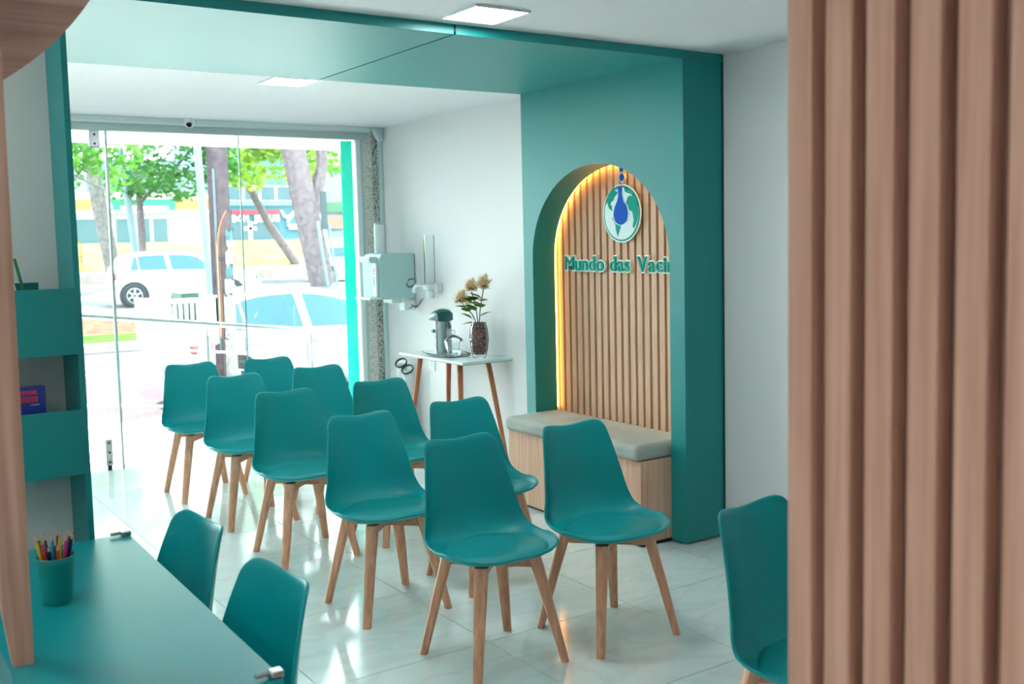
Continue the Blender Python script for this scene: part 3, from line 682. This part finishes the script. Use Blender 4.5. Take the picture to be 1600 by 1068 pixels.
# ------------------------------------------------------------------ slatted partition on the right
SX, SP = 1.10, .0625
sp = thing('slat_partition', 'floor-to-ceiling wooden slat partition filling the right foreground', 'partition', (SX+.04, .55, 0))
bkp = bx('back_board', wood('partition_board', (164, 122, 104), (140, 102, 86), 'z', .5), sp, SX+.030, SX+.05, .16, .956, 0, ZC-.002)
first = None
for k in range(13):
    yf = .956-k*SP
    if first is None:
        first = B().box(SX-(SX+.04), SX+.030-(SX+.04), -.0405, 0, 0, ZC-.002).done('slat', SLATW, bkp, bevel=.0025, seg=2, local=True); o = first
    else:
        o = first.copy(); COL.objects.link(o); o.parent = bkp
    o.location = (0, yf-.55, 0)
#EXTERIOR
# ------------------------------------------------------------------ outside: ground
ASPH = mat('asphalt', (64, 58, 62), .9, spec=0, var=.12, vscale=2); ASPH2 = mat('pale_road', (92, 92, 96), .9, spec=0, var=.08, vscale=1)
KERB = mat('kerb_concrete', (128, 118, 118), .8, spec=0, var=.06, vscale=4); SOIL = mat('leaf_litter', (72, 54, 46), .95, spec=0, var=.35, vscale=5)
GRASS = mat('grass', (46, 74, 30), .95, spec=0, var=.35, vscale=3); BANK = mat('dry_grass', (92, 94, 56), .95, spec=0, var=.35, vscale=1.2)
PLAT = mat('white_paving', (232, 236, 236), .35, var=.02, vscale=3)
def strip(name, prof, m, x0=-30, x1=60):
    b = B(); b.faces([(x, y, z) for y, z in prof for x in (x0, x1)], [(2*i, 2*i+1, 2*i+3, 2*i+2) for i in range(len(prof)-1)])
    o = b.done(name, m, None)
    return tag(o, kind='structure')
def slab(name, m, *a): return tag(bx(name, m, None, *a), kind='structure')
slab('entrance_platform', PLAT, -4, 9, YG+.02, 9.76, -.40, -.004)
tag(B().prism([(1.0, -.005), (2.08, -.005), (2.9, -.43), (1.0, -.43)], 'y', 9.76, 10.6).done('entrance_ramp', KERB, None), kind='structure')
strip('street_near', [(9.7, -.425), (14, -.42), (16, -.34), (18.4, -.2)], ASPH)
slab('kerb_strip', KERB, -30, 60, 18.35, 18.75, -.5, -.075)
strip('grass_strip', [(18.75, -.085), (20.6, -.08)], GRASS); strip('soil_strip', [(20.6, -.08), (24.9, -.06)], SOIL)
slab('kerb_strip', KERB, -30, 60, 24.9, 25.35, -.5, .02)
strip('street_far', [(25.3, -.08), (29, -.05), (45.5, 0)], ASPH2, -40, 90)
slab('stone_wall', mat('retaining_stone', (140, 130, 126), .9, spec=0, var=.15, vscale=3), -40, 90, 45.4, 46.0, -.5, .50)
strip('grass_bank', [(46, .46), (48, .8), (51, 1.35), (54.5, 1.72), (75, 1.8)], BANK, -60, 130)
# awning over the shop entrance
slab('shop_awning', mat('awning_white', (232, 238, 240), .6), -4, 9, YG+.25, 9.40, 2.60, 2.72)
slab('awning_fascia', mat('awning_white', (232, 238, 240), .6), -4, 9, 9.34, 9.40, 2.475, 2.60)

# ------------------------------------------------------------------ railing on the entrance ramp
RAIL = mat('bright_steel', (130, 142, 140), .3, .5)
rl = thing('railing', 'stainless steel railing sloping along the entrance outside the glass', 'railing', (2.4, 8.5, 0))
RY = 8.5
def rz(x, k): return 1.07-.1290*(x-1.68)-k*(.235-.005*(x-1.68))
B().tube([(-1.2, RY, rz(-1.2, 0)), (3.70, RY, rz(3.70, 0))], .021, 12).done('handrail', RAIL, rl, smooth='auto')
for k in (1, 2, 3): B().tube([(-1.2, RY, rz(-1.2, k)), (3.58, RY, rz(3.58, k))], .009, 8).done('rail', RAIL, rl, smooth='auto')
for x in (-1.1, .6, 2.70, 3.58): B().tube([(x, RY, -.002), (x, RY, rz(x, 0)-.10)], .019, 12).done('post', RAIL, rl, smooth='auto'); B().tube([(x, RY, rz(x, 0)-.10), (x, RY, rz(x, 0)-.015)], .008, 8).done('post_pin', RAIL, rl, smooth='auto')

# ------------------------------------------------------------------ cars
CARG = mat('car_glass', (8, 66, 76), .12, spec=.4); TYRE = mat('tyre', (20, 30, 34), .8); RIM = mat('wheel_rim', (130, 136, 138), .3, .4)
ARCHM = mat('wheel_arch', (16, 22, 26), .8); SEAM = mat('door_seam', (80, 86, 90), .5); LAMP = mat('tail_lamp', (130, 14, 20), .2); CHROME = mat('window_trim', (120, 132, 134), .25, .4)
ST = [(0,.88,.86,.58,.70,.42),(.06,1.04,.92,.60,.79,.32),(.32,1.36,.94,.57,.83,.25),(.7,1.445,.94,.57,.845,.22),(1.4,1.475,.93,.58,.85,.20),(2.0,1.45,.92,.58,.85,.20),(2.5,1.30,.91,.58,.85,.20),(2.95,1.03,.90,.66,.85,.20),(3.4,.93,.87,.66,.83,.22),(3.75,.82,.77,.60,.78,.25),(3.95,.60,.57,.50,.66,.34)]
def make_car(name, label, loc, sc, paint, rot=0, group=None, egg=0):
    t = thing(name, label, 'car', loc, rot, group)
    def sta(x):
        x = max(0, min(3.9499, x))
        for a, b2 in zip(ST, ST[1:]):
            if x <= b2[0]:
                q = (x-a[0])/(b2[0]-a[0]); r = [u+(v-u)*q for u, v in zip(a, b2)]
                if egg and .2 < x < 2.6: r[1] = max(min(r[1], 1.475-egg*(x-1.3)**2), r[2]+.1)
                return r
    def section(s_):
        x, zt, zb, wt, w_, z0 = s_
        h = [(w_*.9, z0), (w_*.985, z0+.10), (w_, (z0+zb)/2), (w_*.985, zb-.03), (w_*.95, zb+.01), (wt, zt-.055), (wt*.86, zt-.012), (wt*.45, zt)]
        return [(x, -a, b2) for a, b2 in h]+[(x, a, b2) for a, b2 in reversed(h)]
    xs_ = [0, .03, .06, .2, .32, .5, .7, 1.05, 1.4, 1.7, 2.0, 2.25, 2.5, 2.72, 2.95, 3.15, 3.4, 3.6, 3.75, 3.87, 3.9499]
    bod = B().loft([section(sta(x)) for x in xs_]).done('body', paint, t, smooth='auto', local=True); bod.data.set_sharp_from_angle(angle=1.1)
    def side(x, q, off, sgn=-1):
        _, zt, zb, wt, w_, z0 = sta(x); y0, z_0, y1, z1 = w_*.95, zb+.01, wt, zt-.055
        return (x, sgn*(y0+(y1-y0)*q+off), z_0+(z1-z_0)*q)
    def win(nm, m, b0, b1, t0, t1, q0=.06, q1=.92, off=.008, sgn=-1):
        b = B(); vs = []; n = 6
        for i in range(n+1):
            for q, (l, r) in ((q0, (b0, b1)), ((q0+q1)/2, ((b0+t0)/2, (b1+t1)/2)), (q1, (t0, t1))): vs.append(side(l+(r-l)*i/n, q, off, sgn))
        b.faces(vs, [(3*i+k, 3*i+3+k, 3*i+4+k, 3*i+1+k) for i in range(n) for k in (0, 1)])
        b.done(nm, m, t, smooth=True, local=True)
    for sgn in (-1, 1):
        win('side_window', CARG, .46, .68, .58, .66, sgn=sgn); win('side_window', CARG, .72, 1.42, .69, 1.36, sgn=sgn); win('side_window', CARG, 1.54, 2.62, 1.48, 2.28, sgn=sgn)
        win('window_trim', CHROME, .685, .715, .665, .685, sgn=sgn, off=.010); win('window_trim', CHROME, 1.425, 1.445, 1.365, 1.385, sgn=sgn, off=.010); win('window_trim', CHROME, 1.515, 1.535, 1.455, 1.475, sgn=sgn, off=.010)
    for x, zz in ((.80, .80), (1.62, .79)):
        B().tube([(x-.09, -.86, zz), (x-.05, -.885, zz+.005), (x+.05, -.885, zz+.005), (x+.09, -.86, zz)], .016, 8).done('door_handle', paint, t, smooth=True, local=True)
    for x, dx in ((1.50, 0), (2.55, .05), (.66, -.10)): B().box(x-.004, x+.004, -.8585, -.84, .28, .90).done('door_seam', SEAM, t, local=True)
    B().lathe([(0, -.07), (.07, -.05), (.09, 0), (.06, .05), (0, .06)], (2.46, -.95, .97), 14).done('mirror', paint, t, smooth=True, local=True)
    B().box(.02, .12, -.80, -.62, .72, .92).done('tail_lamp', LAMP, t, local=True, bevel=.02)
    B().box(3.62, 3.84, -.765, -.56, .64, .73).done('headlamp', CARG, t, local=True, bevel=.02)
    for x in (.54, 3.06):
        def ring(rr, y, n=28, cx=x): return [(cx+rr*math.cos(2*PI*i/n), y, .31+rr*math.sin(2*PI*i/n)) for i in range(n)]
        B().loft([ring(.375, -.862), ring(.375, -.80)]).done('wheel_arch', ARCHM, t, local=True)
        wh = B().loft([ring(.20, -.872), ring(.285, -.882), ring(.31, -.865), ring(.31, -.70)]).done('tyre', TYRE, t, smooth='auto', local=True)
        B().loft([ring(.205, -.880), ring(.19, -.884), ring(.18, -.876)], cap=False).done('rim', RIM, wh, local=True)
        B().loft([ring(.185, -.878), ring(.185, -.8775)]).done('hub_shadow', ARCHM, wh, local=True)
        for k in range(6):
            a = 2*PI*k/6+.3; d = Vector((math.cos(a), 0, math.sin(a))); e = Vector((-math.sin(a), 0, math.cos(a))); c = Vector((x, -.888, .31))
            B().faces([tuple(c+d*.03-e*.03), tuple(c+d*.03+e*.03), tuple(c+d*.19+e*.02+e*.03), tuple(c+d*.19-e*.02+e*.03)]+[tuple(c+Vector((0,.012,0))+v) for v in (d*.03-e*.03, d*.03+e*.03, d*.19+e*.05, d*.19+e*.01)], [(0,1,2,3),(4,7,6,5),(0,4,5,1),(1,5,6,2),(2,6,7,3),(3,7,4,0)]).done('spoke', RIM, wh, local=True)
    t.scale = (sc, sc, sc)
    return t
WHP = mat('white_car_paint', (196, 198, 200), .2, coat=.5); SVP = mat('silver_car_paint', (140, 140, 148), .25, .15, coat=.5)
make_car('car', 'white hatchback parked across the street behind the glass door', (6.70, 29.3, -.05), 1.0, WHP, -.12)
make_car('car', 'pale silver car parked close outside the shop window', (3.70, 13.05, -.43), 1.0, SVP, -.03, None, .22)
make_car('car', 'white car partly hidden behind the thick tree trunk on the right', (16.35, 38.6, -.03), 1.0, WHP)

# ------------------------------------------------------------------ poles
BARK = mat('utility_pole_wood', (66, 58, 62), .85, spec=0, var=.25, vscale=14); PAPER = mat('torn_poster', (104, 104, 106), .8, var=.4, vscale=18); PAPT = mat('poster_teal', (26, 66, 70), .7, var=.3, vscale=14)
pl = thing('utility_pole', 'dark utility pole plastered with torn posters outside the window', 'pole', (3.76, 11.2, -.43))
B().tube([(3.76, 11.2, -.43), (3.75, 11.2, 5)], .118, 20, .105).done('pole', BARK, pl, smooth='auto')
def wrap(a0, a1, z0, z1, m, nm, rr=.121, jag=.02):
    b = B(); n = 8; r = random.Random(int(z0*1000+a0*100))
    top = [z1+jag*(r.random()-.5) for _ in range(n+1)]; bot = [z0+jag*(r.random()-.5) for _ in range(n+1)]
    vs = []
    for i in range(n+1):
        a = a0+(a1-a0)*i/n
        for z in (bot[i], top[i]): vs.append((3.757+rr*math.cos(a), 11.2+rr*math.sin(a), z))
    b.faces(vs, [(2*i, 2*i+2, 2*i+3, 2*i+1) for i in range(n)]).done(nm, m, pl, smooth=True)
wrap(-PI*.62, .1, -.2, .55, PAPER, 'poster'); wrap(-PI*.60, .1, .55, 1.03, PAPER, 'poster', .122, .06)
wrap(-PI*.55, -.2, 1.04, 1.20, PAPER, 'poster', .121, .05); wrap(-PI*.52, -.15, 1.22, 1.34, PAPT, 'poster', .121, .06)
wrap(-PI*.50, -.25, 1.36, 1.52, PAPER, 'poster', .121, .10); wrap(-PI*.48, -.2, 1.60, 1.74, PAPT, 'poster', .121, .05); wrap(-PI*.45, -.25, 1.55, 1.64, PAPER, 'poster', .122, .06)
bx('cable_duct', mat('duct_rust', (44, 30, 28), .7), pl, 3.688, 3.702, 11.078, 11.094, -.2, 1.75)
bx('cable_duct', mat('duct_blue', (54, 70, 78), .6), pl, 3.668, 3.688, 11.10, 11.13, .4, 2.4)
STL = mat('galvanised_pole', (92, 110, 116), .5, .2)
tag(B().tube([(6.55, 20.2, -.08), (6.28, 20.2, 6)], .072, 12).done('street_pole', STL, None, smooth='auto'), 'pale galvanised street pole just left of the utility pole', 'pole')
tag(B().tube([(11.2, 43.5, 0), (10.3, 43.5, 9)], .14, 10).done('street_pole', STL, None, smooth='auto'), 'thin pale pole leaning left, behind the glass door edge', 'pole')
sg = thing('street_sign', 'tall narrow dark street sign on a pole by the thick trunk', 'sign', (15.6, 34.5, 0))
B().tube([(15.75, 34.5, 0), (15.5, 34.5, 2.2)], .05, 8).done('pole', STL, sg, smooth='auto')
bx('sign_board', mat('sign_back', (30, 52, 56), .6), sg, 15.22, 15.44, 34.45, 34.50, 2.0, 3.35)
tag(B().tube([(15.25, 34.2, 0), (14.95, 34.2, 2.3)], .06, 8).done('street_pole', STL, None, smooth='auto'), 'short pale post in front of the thick trunk', 'pole')

# ------------------------------------------------------------------ white cart outside
CW = mat('cart_white', (190, 194, 194), .4)
ca = thing('cargo_cart', 'white slotted cargo cart parked outside behind the railing', 'cart', (3.1, 10.75, -.425))
x0, x1, ya, yb = 2.76, 3.44, 10.45, 11.0
ybk = bx('front_board', CW, ca, x0+.05, x1-.02, ya, ya+.02, .58, .80)
bx('front_board', CW, ca, x0, x0+.12, ya, ya+.02, .80, 1.05); bx('front_board', CW, ca, x1-.13, x1, ya, ya+.02, .80, 1.07)
bx('top_rail', CW, ca, x0+.12, x1-.13, ya, ya+.02, 1.01, 1.055)
for k in range(8): bx('slat', CW, ca, x0+.12+k*.0575, x0+.12+k*.0575+.027, ya, ya+.02, .80, 1.01)
B().faces([(x0,ya,1.05),(x0+.05,ya,.58),(x0+.05,yb,.58),(x0,yb,1.05)], [(0,1,2,3)]).done('end_board', CW, ca)
bx('end_board', CW, ca, x1-.02, x1, ya, yb, .58, 1.05); bx('floor_board', CW, ca, x0+.05, x1-.02, ya, yb, .57, .59)
bx('back_board', CW, ca, x0, x0+.33, yb-.02, yb, .58, 1.05)
bx('load', mat('load_green', (24, 60, 48), .7, var=.5, vscale=16), ca, x0+.36, x1-.14, 10.6, 10.95, .59, 1.10)
B().tube([(x0+.10, ya+.1, .58), (x0+.42, ya+.1, .10), (x0+.5, ya+.1, .0)], .03, 8).done('frame_tube', CW, ca, smooth=True)
B().tube([(x1-.10, ya+.3, .58), (x0+.5, ya+.3, .05)], .02, 8).done('frame_tube', CW, ca, smooth=True)
def wring(r, y, cx, cz, n=28): return [(cx+r*math.cos(2*PI*i/n), y, cz+r*math.sin(2*PI*i/n)) for i in range(n)]
for cx in (x0+.50, x1-.05):
    wh = B().loft([wring(.26, ya+.26, cx, -.155), wring(.27, ya+.28, cx, -.155), wring(.26, ya+.30, cx, -.155), wring(.235, ya+.28, cx, -.155)], cap=False).done('wheel', TYRE, ca, smooth=True)
disc_s = B().loft([wring(.055, ya-.012, 3.33, .55), wring(.055, ya-.008, 3.33, .55)]).done('round_sticker', mat('sticker_red', (214, 60, 84), .4), ca)
bx('sticker_stripe', CW, ca, 3.315, 3.345, ya-.015, ya-.012, .50, .60)

# ------------------------------------------------------------------ buildings across the street
TEALG = mat('shop_glass', (28, 76, 82), .15); WBLD = mat('white_facade', (168, 170, 172), .7); YEL = mat('orange_fascia', (150, 112, 62), .7)
GSGN = mat('green_fascia', (6, 104, 86), .5); BLUG = mat('blue_facade', (44, 96, 110), .5); REDS = mat('red_sign', (136, 30, 48), .5); DTG = mat('dark_glass', (10, 62, 72), .12)
BY = 58
def prj(px): # across-street helper: column on the facade line
    return px
def fac(parent, nm, m, xa, xb, za, zb, d=0): return bx(nm, m, parent, xa, xb, BY-d, BY-d+.06, za, zb)
b1 = thing('shop_building', 'long white shop building with green sign across the street', 'building', (14.5, BY, 1.7))
bx('wall', WBLD, b1, 8, 19.2, BY+.06, BY+9, 1.6, 4.4)
bx('roof_block', mat('roof_block', (74, 98, 106), .6), b1, 12.5, 17.5, BY+.4, BY+8, 4.4, 6.2)
bx('roof_window', DTG, b1, 13.4, 16.8, BY+.34, BY+.4, 4.7, 5.6)
fac(b1, 'cornice', WBLD, 8, 19.2, 3.30, 3.45, .5); fac(b1, 'fascia', YEL, 8, 12.65, 3.45, 4.05, .3); fac(b1, 'fascia', YEL, 16.9, 19.2, 3.45, 4.05, .3); fac(b1, 'parapet', WBLD, 12.65, 16.9, 4.05, 4.4, .3)
sgn = fac(b1, 'sign_board', GSGN, 12.65, 16.9, 3.45, 4.05, .35)
fac(b1, 'sign_lettering', SWH, 13.0, 13.6, 3.55, 3.72, .38); fac(b1, 'sign_lettering', SWH, 14.0, 16.5, 3.52, 3.68, .38)
B().prism([(13.15, 3.70), (13.45, 3.70), (13.55, 3.85), (13.38, 3.83), (13.30, 4.0), (13.22, 3.83), (13.05, 3.85)], 'y', BY-.38, BY-.32).done('sign_star', SWH, b1)
for xa, xb in ((10.9, 11.35), (11.75, 13.55), (13.8, 14.6), (15.0, 15.55), (15.75, 16.5)):
    wn = fac(b1, 'window', WBLD, xa-.06, xb+.06, 1.62, 3.06, .02); fac(wn, 'pane', TEALG, xa, xb, 1.66, 3.0, .05)
b2_ = thing('shop_building', 'blue-fronted shop with red and white lettering and dove emblem across the street', 'building', (22, BY, 1.7))
bx('wall', BLUG, b2_, 19.6, 25.2, BY+.06, BY+9, 1.6, 7.6)
fac(b2_, 'ledge', mat('ledge_blue', (84, 112, 122), .5), 19.6, 25.2, 3.70, 3.95, .35)
for k in range(5):
    wn = fac(b2_, 'window', SWH, 19.9+k*.98, 20.86+k*.98, 3.98, 4.85, .02); fac(wn, 'pane', DTG, 19.96+k*.98, 20.78+k*.98, 4.02, 4.80, .06)
fac(b2_, 'shopfront', DTG, 19.9, 22.9, 1.62, 2.72, .02)
rb = fac(b2_, 'sign_band', REDS, 20.1, 22.95, 3.20, 3.46, .15)
for wd, xa in (('BOM', 20.1), ('JESUS', 21.30)):
    for k, chh in enumerate(wd):
        g = glyph(chh, .03, .05)
        xsv = [v.co.x for v in g.vertices]; a_ = min(xsv); wdt = max(xsv)-a_
        for v in g.vertices: v.co = (xa+k*.335+(v.co.x-a_)/max(wdt, .12)*(.28 if wdt > .2 else .1), BY-.18+.04*(-v.co.z), 2.80+v.co.y*.50)
        for v in g.vertices: v.co -= b2_.location
        g.materials.clear(); g.materials.append(SWH); o = bpy.data.objects.new('letter', g); COL.objects.link(o); o.parent = b2_
B().prism([(23.0, 3.45), (23.15, 3.35), (23.3, 3.12), (23.5, 3.15), (23.8, 3.40), (24.1, 3.48), (23.85, 3.2), (23.65, 2.95), (23.5, 2.75), (23.35, 2.72), (23.42, 2.95), (23.15, 3.05)], 'y', BY-.2, BY-.14).done('dove_emblem', SWH, b2_)
for k in range(2): fac(b2_, 'small_lettering', SWH, 23.4+.1*k, 24.2, 2.50-.18*k, 2.62-.18*k, .18)
crs = thing('white_cross', 'white cross standing in front of the blue shop', 'cross', (21.05, BY-2, 1.7))
bx('upright', SWH, crs, 20.4, 20.58, BY-2, BY-1.9, 1.5, 2.75); bx('arm', SWH, crs, 20.15, 20.83, BY-2, BY-1.9, 2.28, 2.46)
b3 = thing('shop_building', 'white column and narrow kiosk front right of the blue shop', 'building', (26, BY, 1.7))
bx('column', WBLD, b3, 25.2, 25.8, BY-.3, BY+1, 1.6, 5.2); bx('wall', mat('pale_blue_wall', (100, 120, 126), .6), b3, 25.8, 28.4, BY+.2, BY+6, 1.6, 6)
fac(b3, 'signboard', mat('kiosk_green', (50, 90, 68), .6), 25.9, 27.2, 3.3, 3.9); fac(b3, 'poster', mat('kiosk_poster', (122, 92, 82), .6), 26.0, 27.1, 2.3, 3.1); fac(b3, 'awning_cloth', WBLD, 27.2, 28.3, 2.7, 3.6, .3)
b4 = thing('shop_building', 'red-fronted building at the far right behind the trees', 'building', (31, BY, 1.7))
bx('wall', mat('pink_wall', (140, 72, 86), .7), b4, 29.2, 36, BY, BY+8, 1.6, 7); bx('shop_band', mat('red_band', (104, 22, 40), .6), b4, 30.3, 36, BY-.1, BY, 2.1, 3.9); bx('dark_strip', mat('slate', (40, 56, 62), .6), b4, 29.2, 36, BY-.1, BY, 3.9, 4.5)
# yellow frame at the kerb
yf = thing('yellow_stand', 'small yellow metal stand on the far kerb behind the glass door', 'stand', (9.3, 46.9, .5))
YM = mat('yellow_paint', (140, 98, 20), .5)
for x in (9.15, 9.5): bx('upright', YM, yf, x, x+.06, 46.2, 46.26, .48, 1.75)
for z in (.95, 1.1, 1.72): bx('crossbar', YM, yf, 9.15, 9.56, 46.2, 46.26, z, z+.06)

# ------------------------------------------------------------------ trees
LM = [mat('leaf_green', (74, 128, 34), .6, var=.3, vscale=.8), mat('leaf_lime', (124, 156, 46), .6, var=.3, vscale=.8), mat('leaf_dark', (58, 112, 42), .6, var=.3, vscale=.8)]
TRK = mat('tree_bark', (98, 89, 92), .9, spec=0, var=.3, vscale=6); TRK2 = mat('mottled_bark', (98, 96, 94), .9, spec=0, var=.4, vscale=8)
for _m in LM:
    _n = _m.node_tree.nodes; _l = _m.node_tree.links; _t = _n.new('ShaderNodeBsdfTranslucent'); _x = _n.new('ShaderNodeMixShader'); _x.inputs[0].default_value = .45
    _l.new(_n['Principled BSDF'].inputs['Base Color'].links[0].from_socket, _t.inputs[0]); _l.new(_n['Principled BSDF'].outputs[0], _x.inputs[1]); _l.new(_t.outputs[0], _x.inputs[2]); _l.new(_x.outputs[0], _n['Material Output'].inputs[0])
def tree(label, trunk, r0, r1, blobs, m, bark, n, size, seed, branches=()):
    t = thing('tree', label, 'tree', trunk[0], 0, 'street trees'); r = random.Random(seed)
    B().tube(trunk, r0, 12, r1).done('trunk', bark, t, smooth='auto')
    for br, ra in branches: B().tube(br, ra, 8, ra*.5).done('branch', bark, t, smooth='auto')
    if not blobs: return t
    tot = sum(b[3]*b[4]*b[5] for b in blobs); vs, fs = [], []; L0 = Vector(trunk[0])
    for (x, y, z, ax, ay, az) in blobs:
        for _ in range(int(n*ax*ay*az/tot)):
            while True:
                d = Vector((r.uniform(-1,1), r.uniform(-1,1), r.uniform(-1,1)))
                if d.length < 1 and r.random() < .25+.75*d.length: break
            c = Vector((x+d.x*ax, y+d.y*ay, z+d.z*az))-L0
            u = Vector((r.gauss(0,1), r.gauss(0,1), r.gauss(0,.5))).normalized(); v = u.cross(Vector((r.gauss(0,1), r.gauss(0,1), r.gauss(0,1)))).normalized()
            q = size*(.6+.8*r.random()); i = len(vs)
            vs += [tuple(c-u*q), tuple(c-v*q*.45), tuple(c+u*q), tuple(c+v*q*.45)]; fs.append((i, i+1, i+2, i+3))
    me = bpy.data.meshes.new('foliage'); me.from_pydata(vs, [], fs); me.materials.append(m)
    o = bpy.data.objects.new('foliage', me); COL.objects.link(o); o.parent = t; o['kind'] = 'stuff'
    return t
# clusters hang into view below the awning line; crowns go on above it
def cl(cx, cy, cz, sx, sz, k, seed, q):
    r = random.Random(seed); out = []
    for _ in range(k): 
        a = q*(.7+.6*r.random()); out.append((cx+r.uniform(-1,1)*sx, cy+r.uniform(-1,1)*sx*.6, cz+r.uniform(-1,1)*sz, a, a, a*.75))
    return out
tree('bright green tree seen through the glass door at left', [(4.6, 34, 0), (5.0, 34, 3), (5.6, 34, 5)], .16, .1, cl(6.6, 34, 4.7, 1.9, 1.15, 26, 1, .7)+cl(6.5, 35, 7.2, 3.2, 1.5, 14, 2, 1.0), LM[0], TRK2, 5200, .13, 11, [([(5.4, 33.5, 4.2), (6.8, 33.5, 3.75), (8.0, 33.5, 3.2)], .07)])
tree('tree with mottled trunk just right of the glass door edge', [(9.55, 40.5, 0), (9.1, 40.5, 3), (8.7, 40.5, 6), (8.4, 40.5, 9)], .30, .22, cl(9.5, 41, 8.4, 2.5, 1.2, 14, 3, .9), LM[0], TRK2, 2200, .15, 12)
tree('leafy tree with thin straight trunk in the middle of the window view', [(11.75, 45, .3), (11.7, 45, 4), (11.6, 45, 8)], .17, .12, cl(12.6, 43, 4.9, 1.9, 1.1, 24, 5, .75)+cl(12.4, 44, 7.6, 3.6, 1.4, 16, 6, 1.0), LM[2], TRK, 6000, .15, 13, [([(11.7, 44.8, 3.4), (12.8, 44, 4.6), (13.8, 43.5, 5.8)], .09)])
tree('lime green tree between the utility pole and the thick trunk', [(19.2, 46.5, .5), (17.9, 46.5, 2.4), (17.0, 46.5, 4.2)], .22, .16, cl(17.6, 44.5, 5.6, 2.0, 1.3, 26, 7, .85)+cl(16.8, 45, 8.2, 3.2, 1.4, 14, 8, 1.1), LM[1], TRK, 6000, .16, 14)
tree('tree with thick grey trunk at the right of the window', [(15.5, 35.2, -.02), (14.9, 35.2, 3), (14.55, 35.2, 5), (14.4, 35.2, 9)], .46, .42, cl(17.3, 37, 5.6, 1.4, 1.3, 14, 9, .8)+cl(15.6, 36, 8.3, 3.5, 1.3, 14, 10, 1.1), LM[0], TRK, 4200, .15, 15, [([(15.3, 35.4, 2.6), (15.75, 35.4, 4.4), (15.6, 35.4, 8)], .30)])
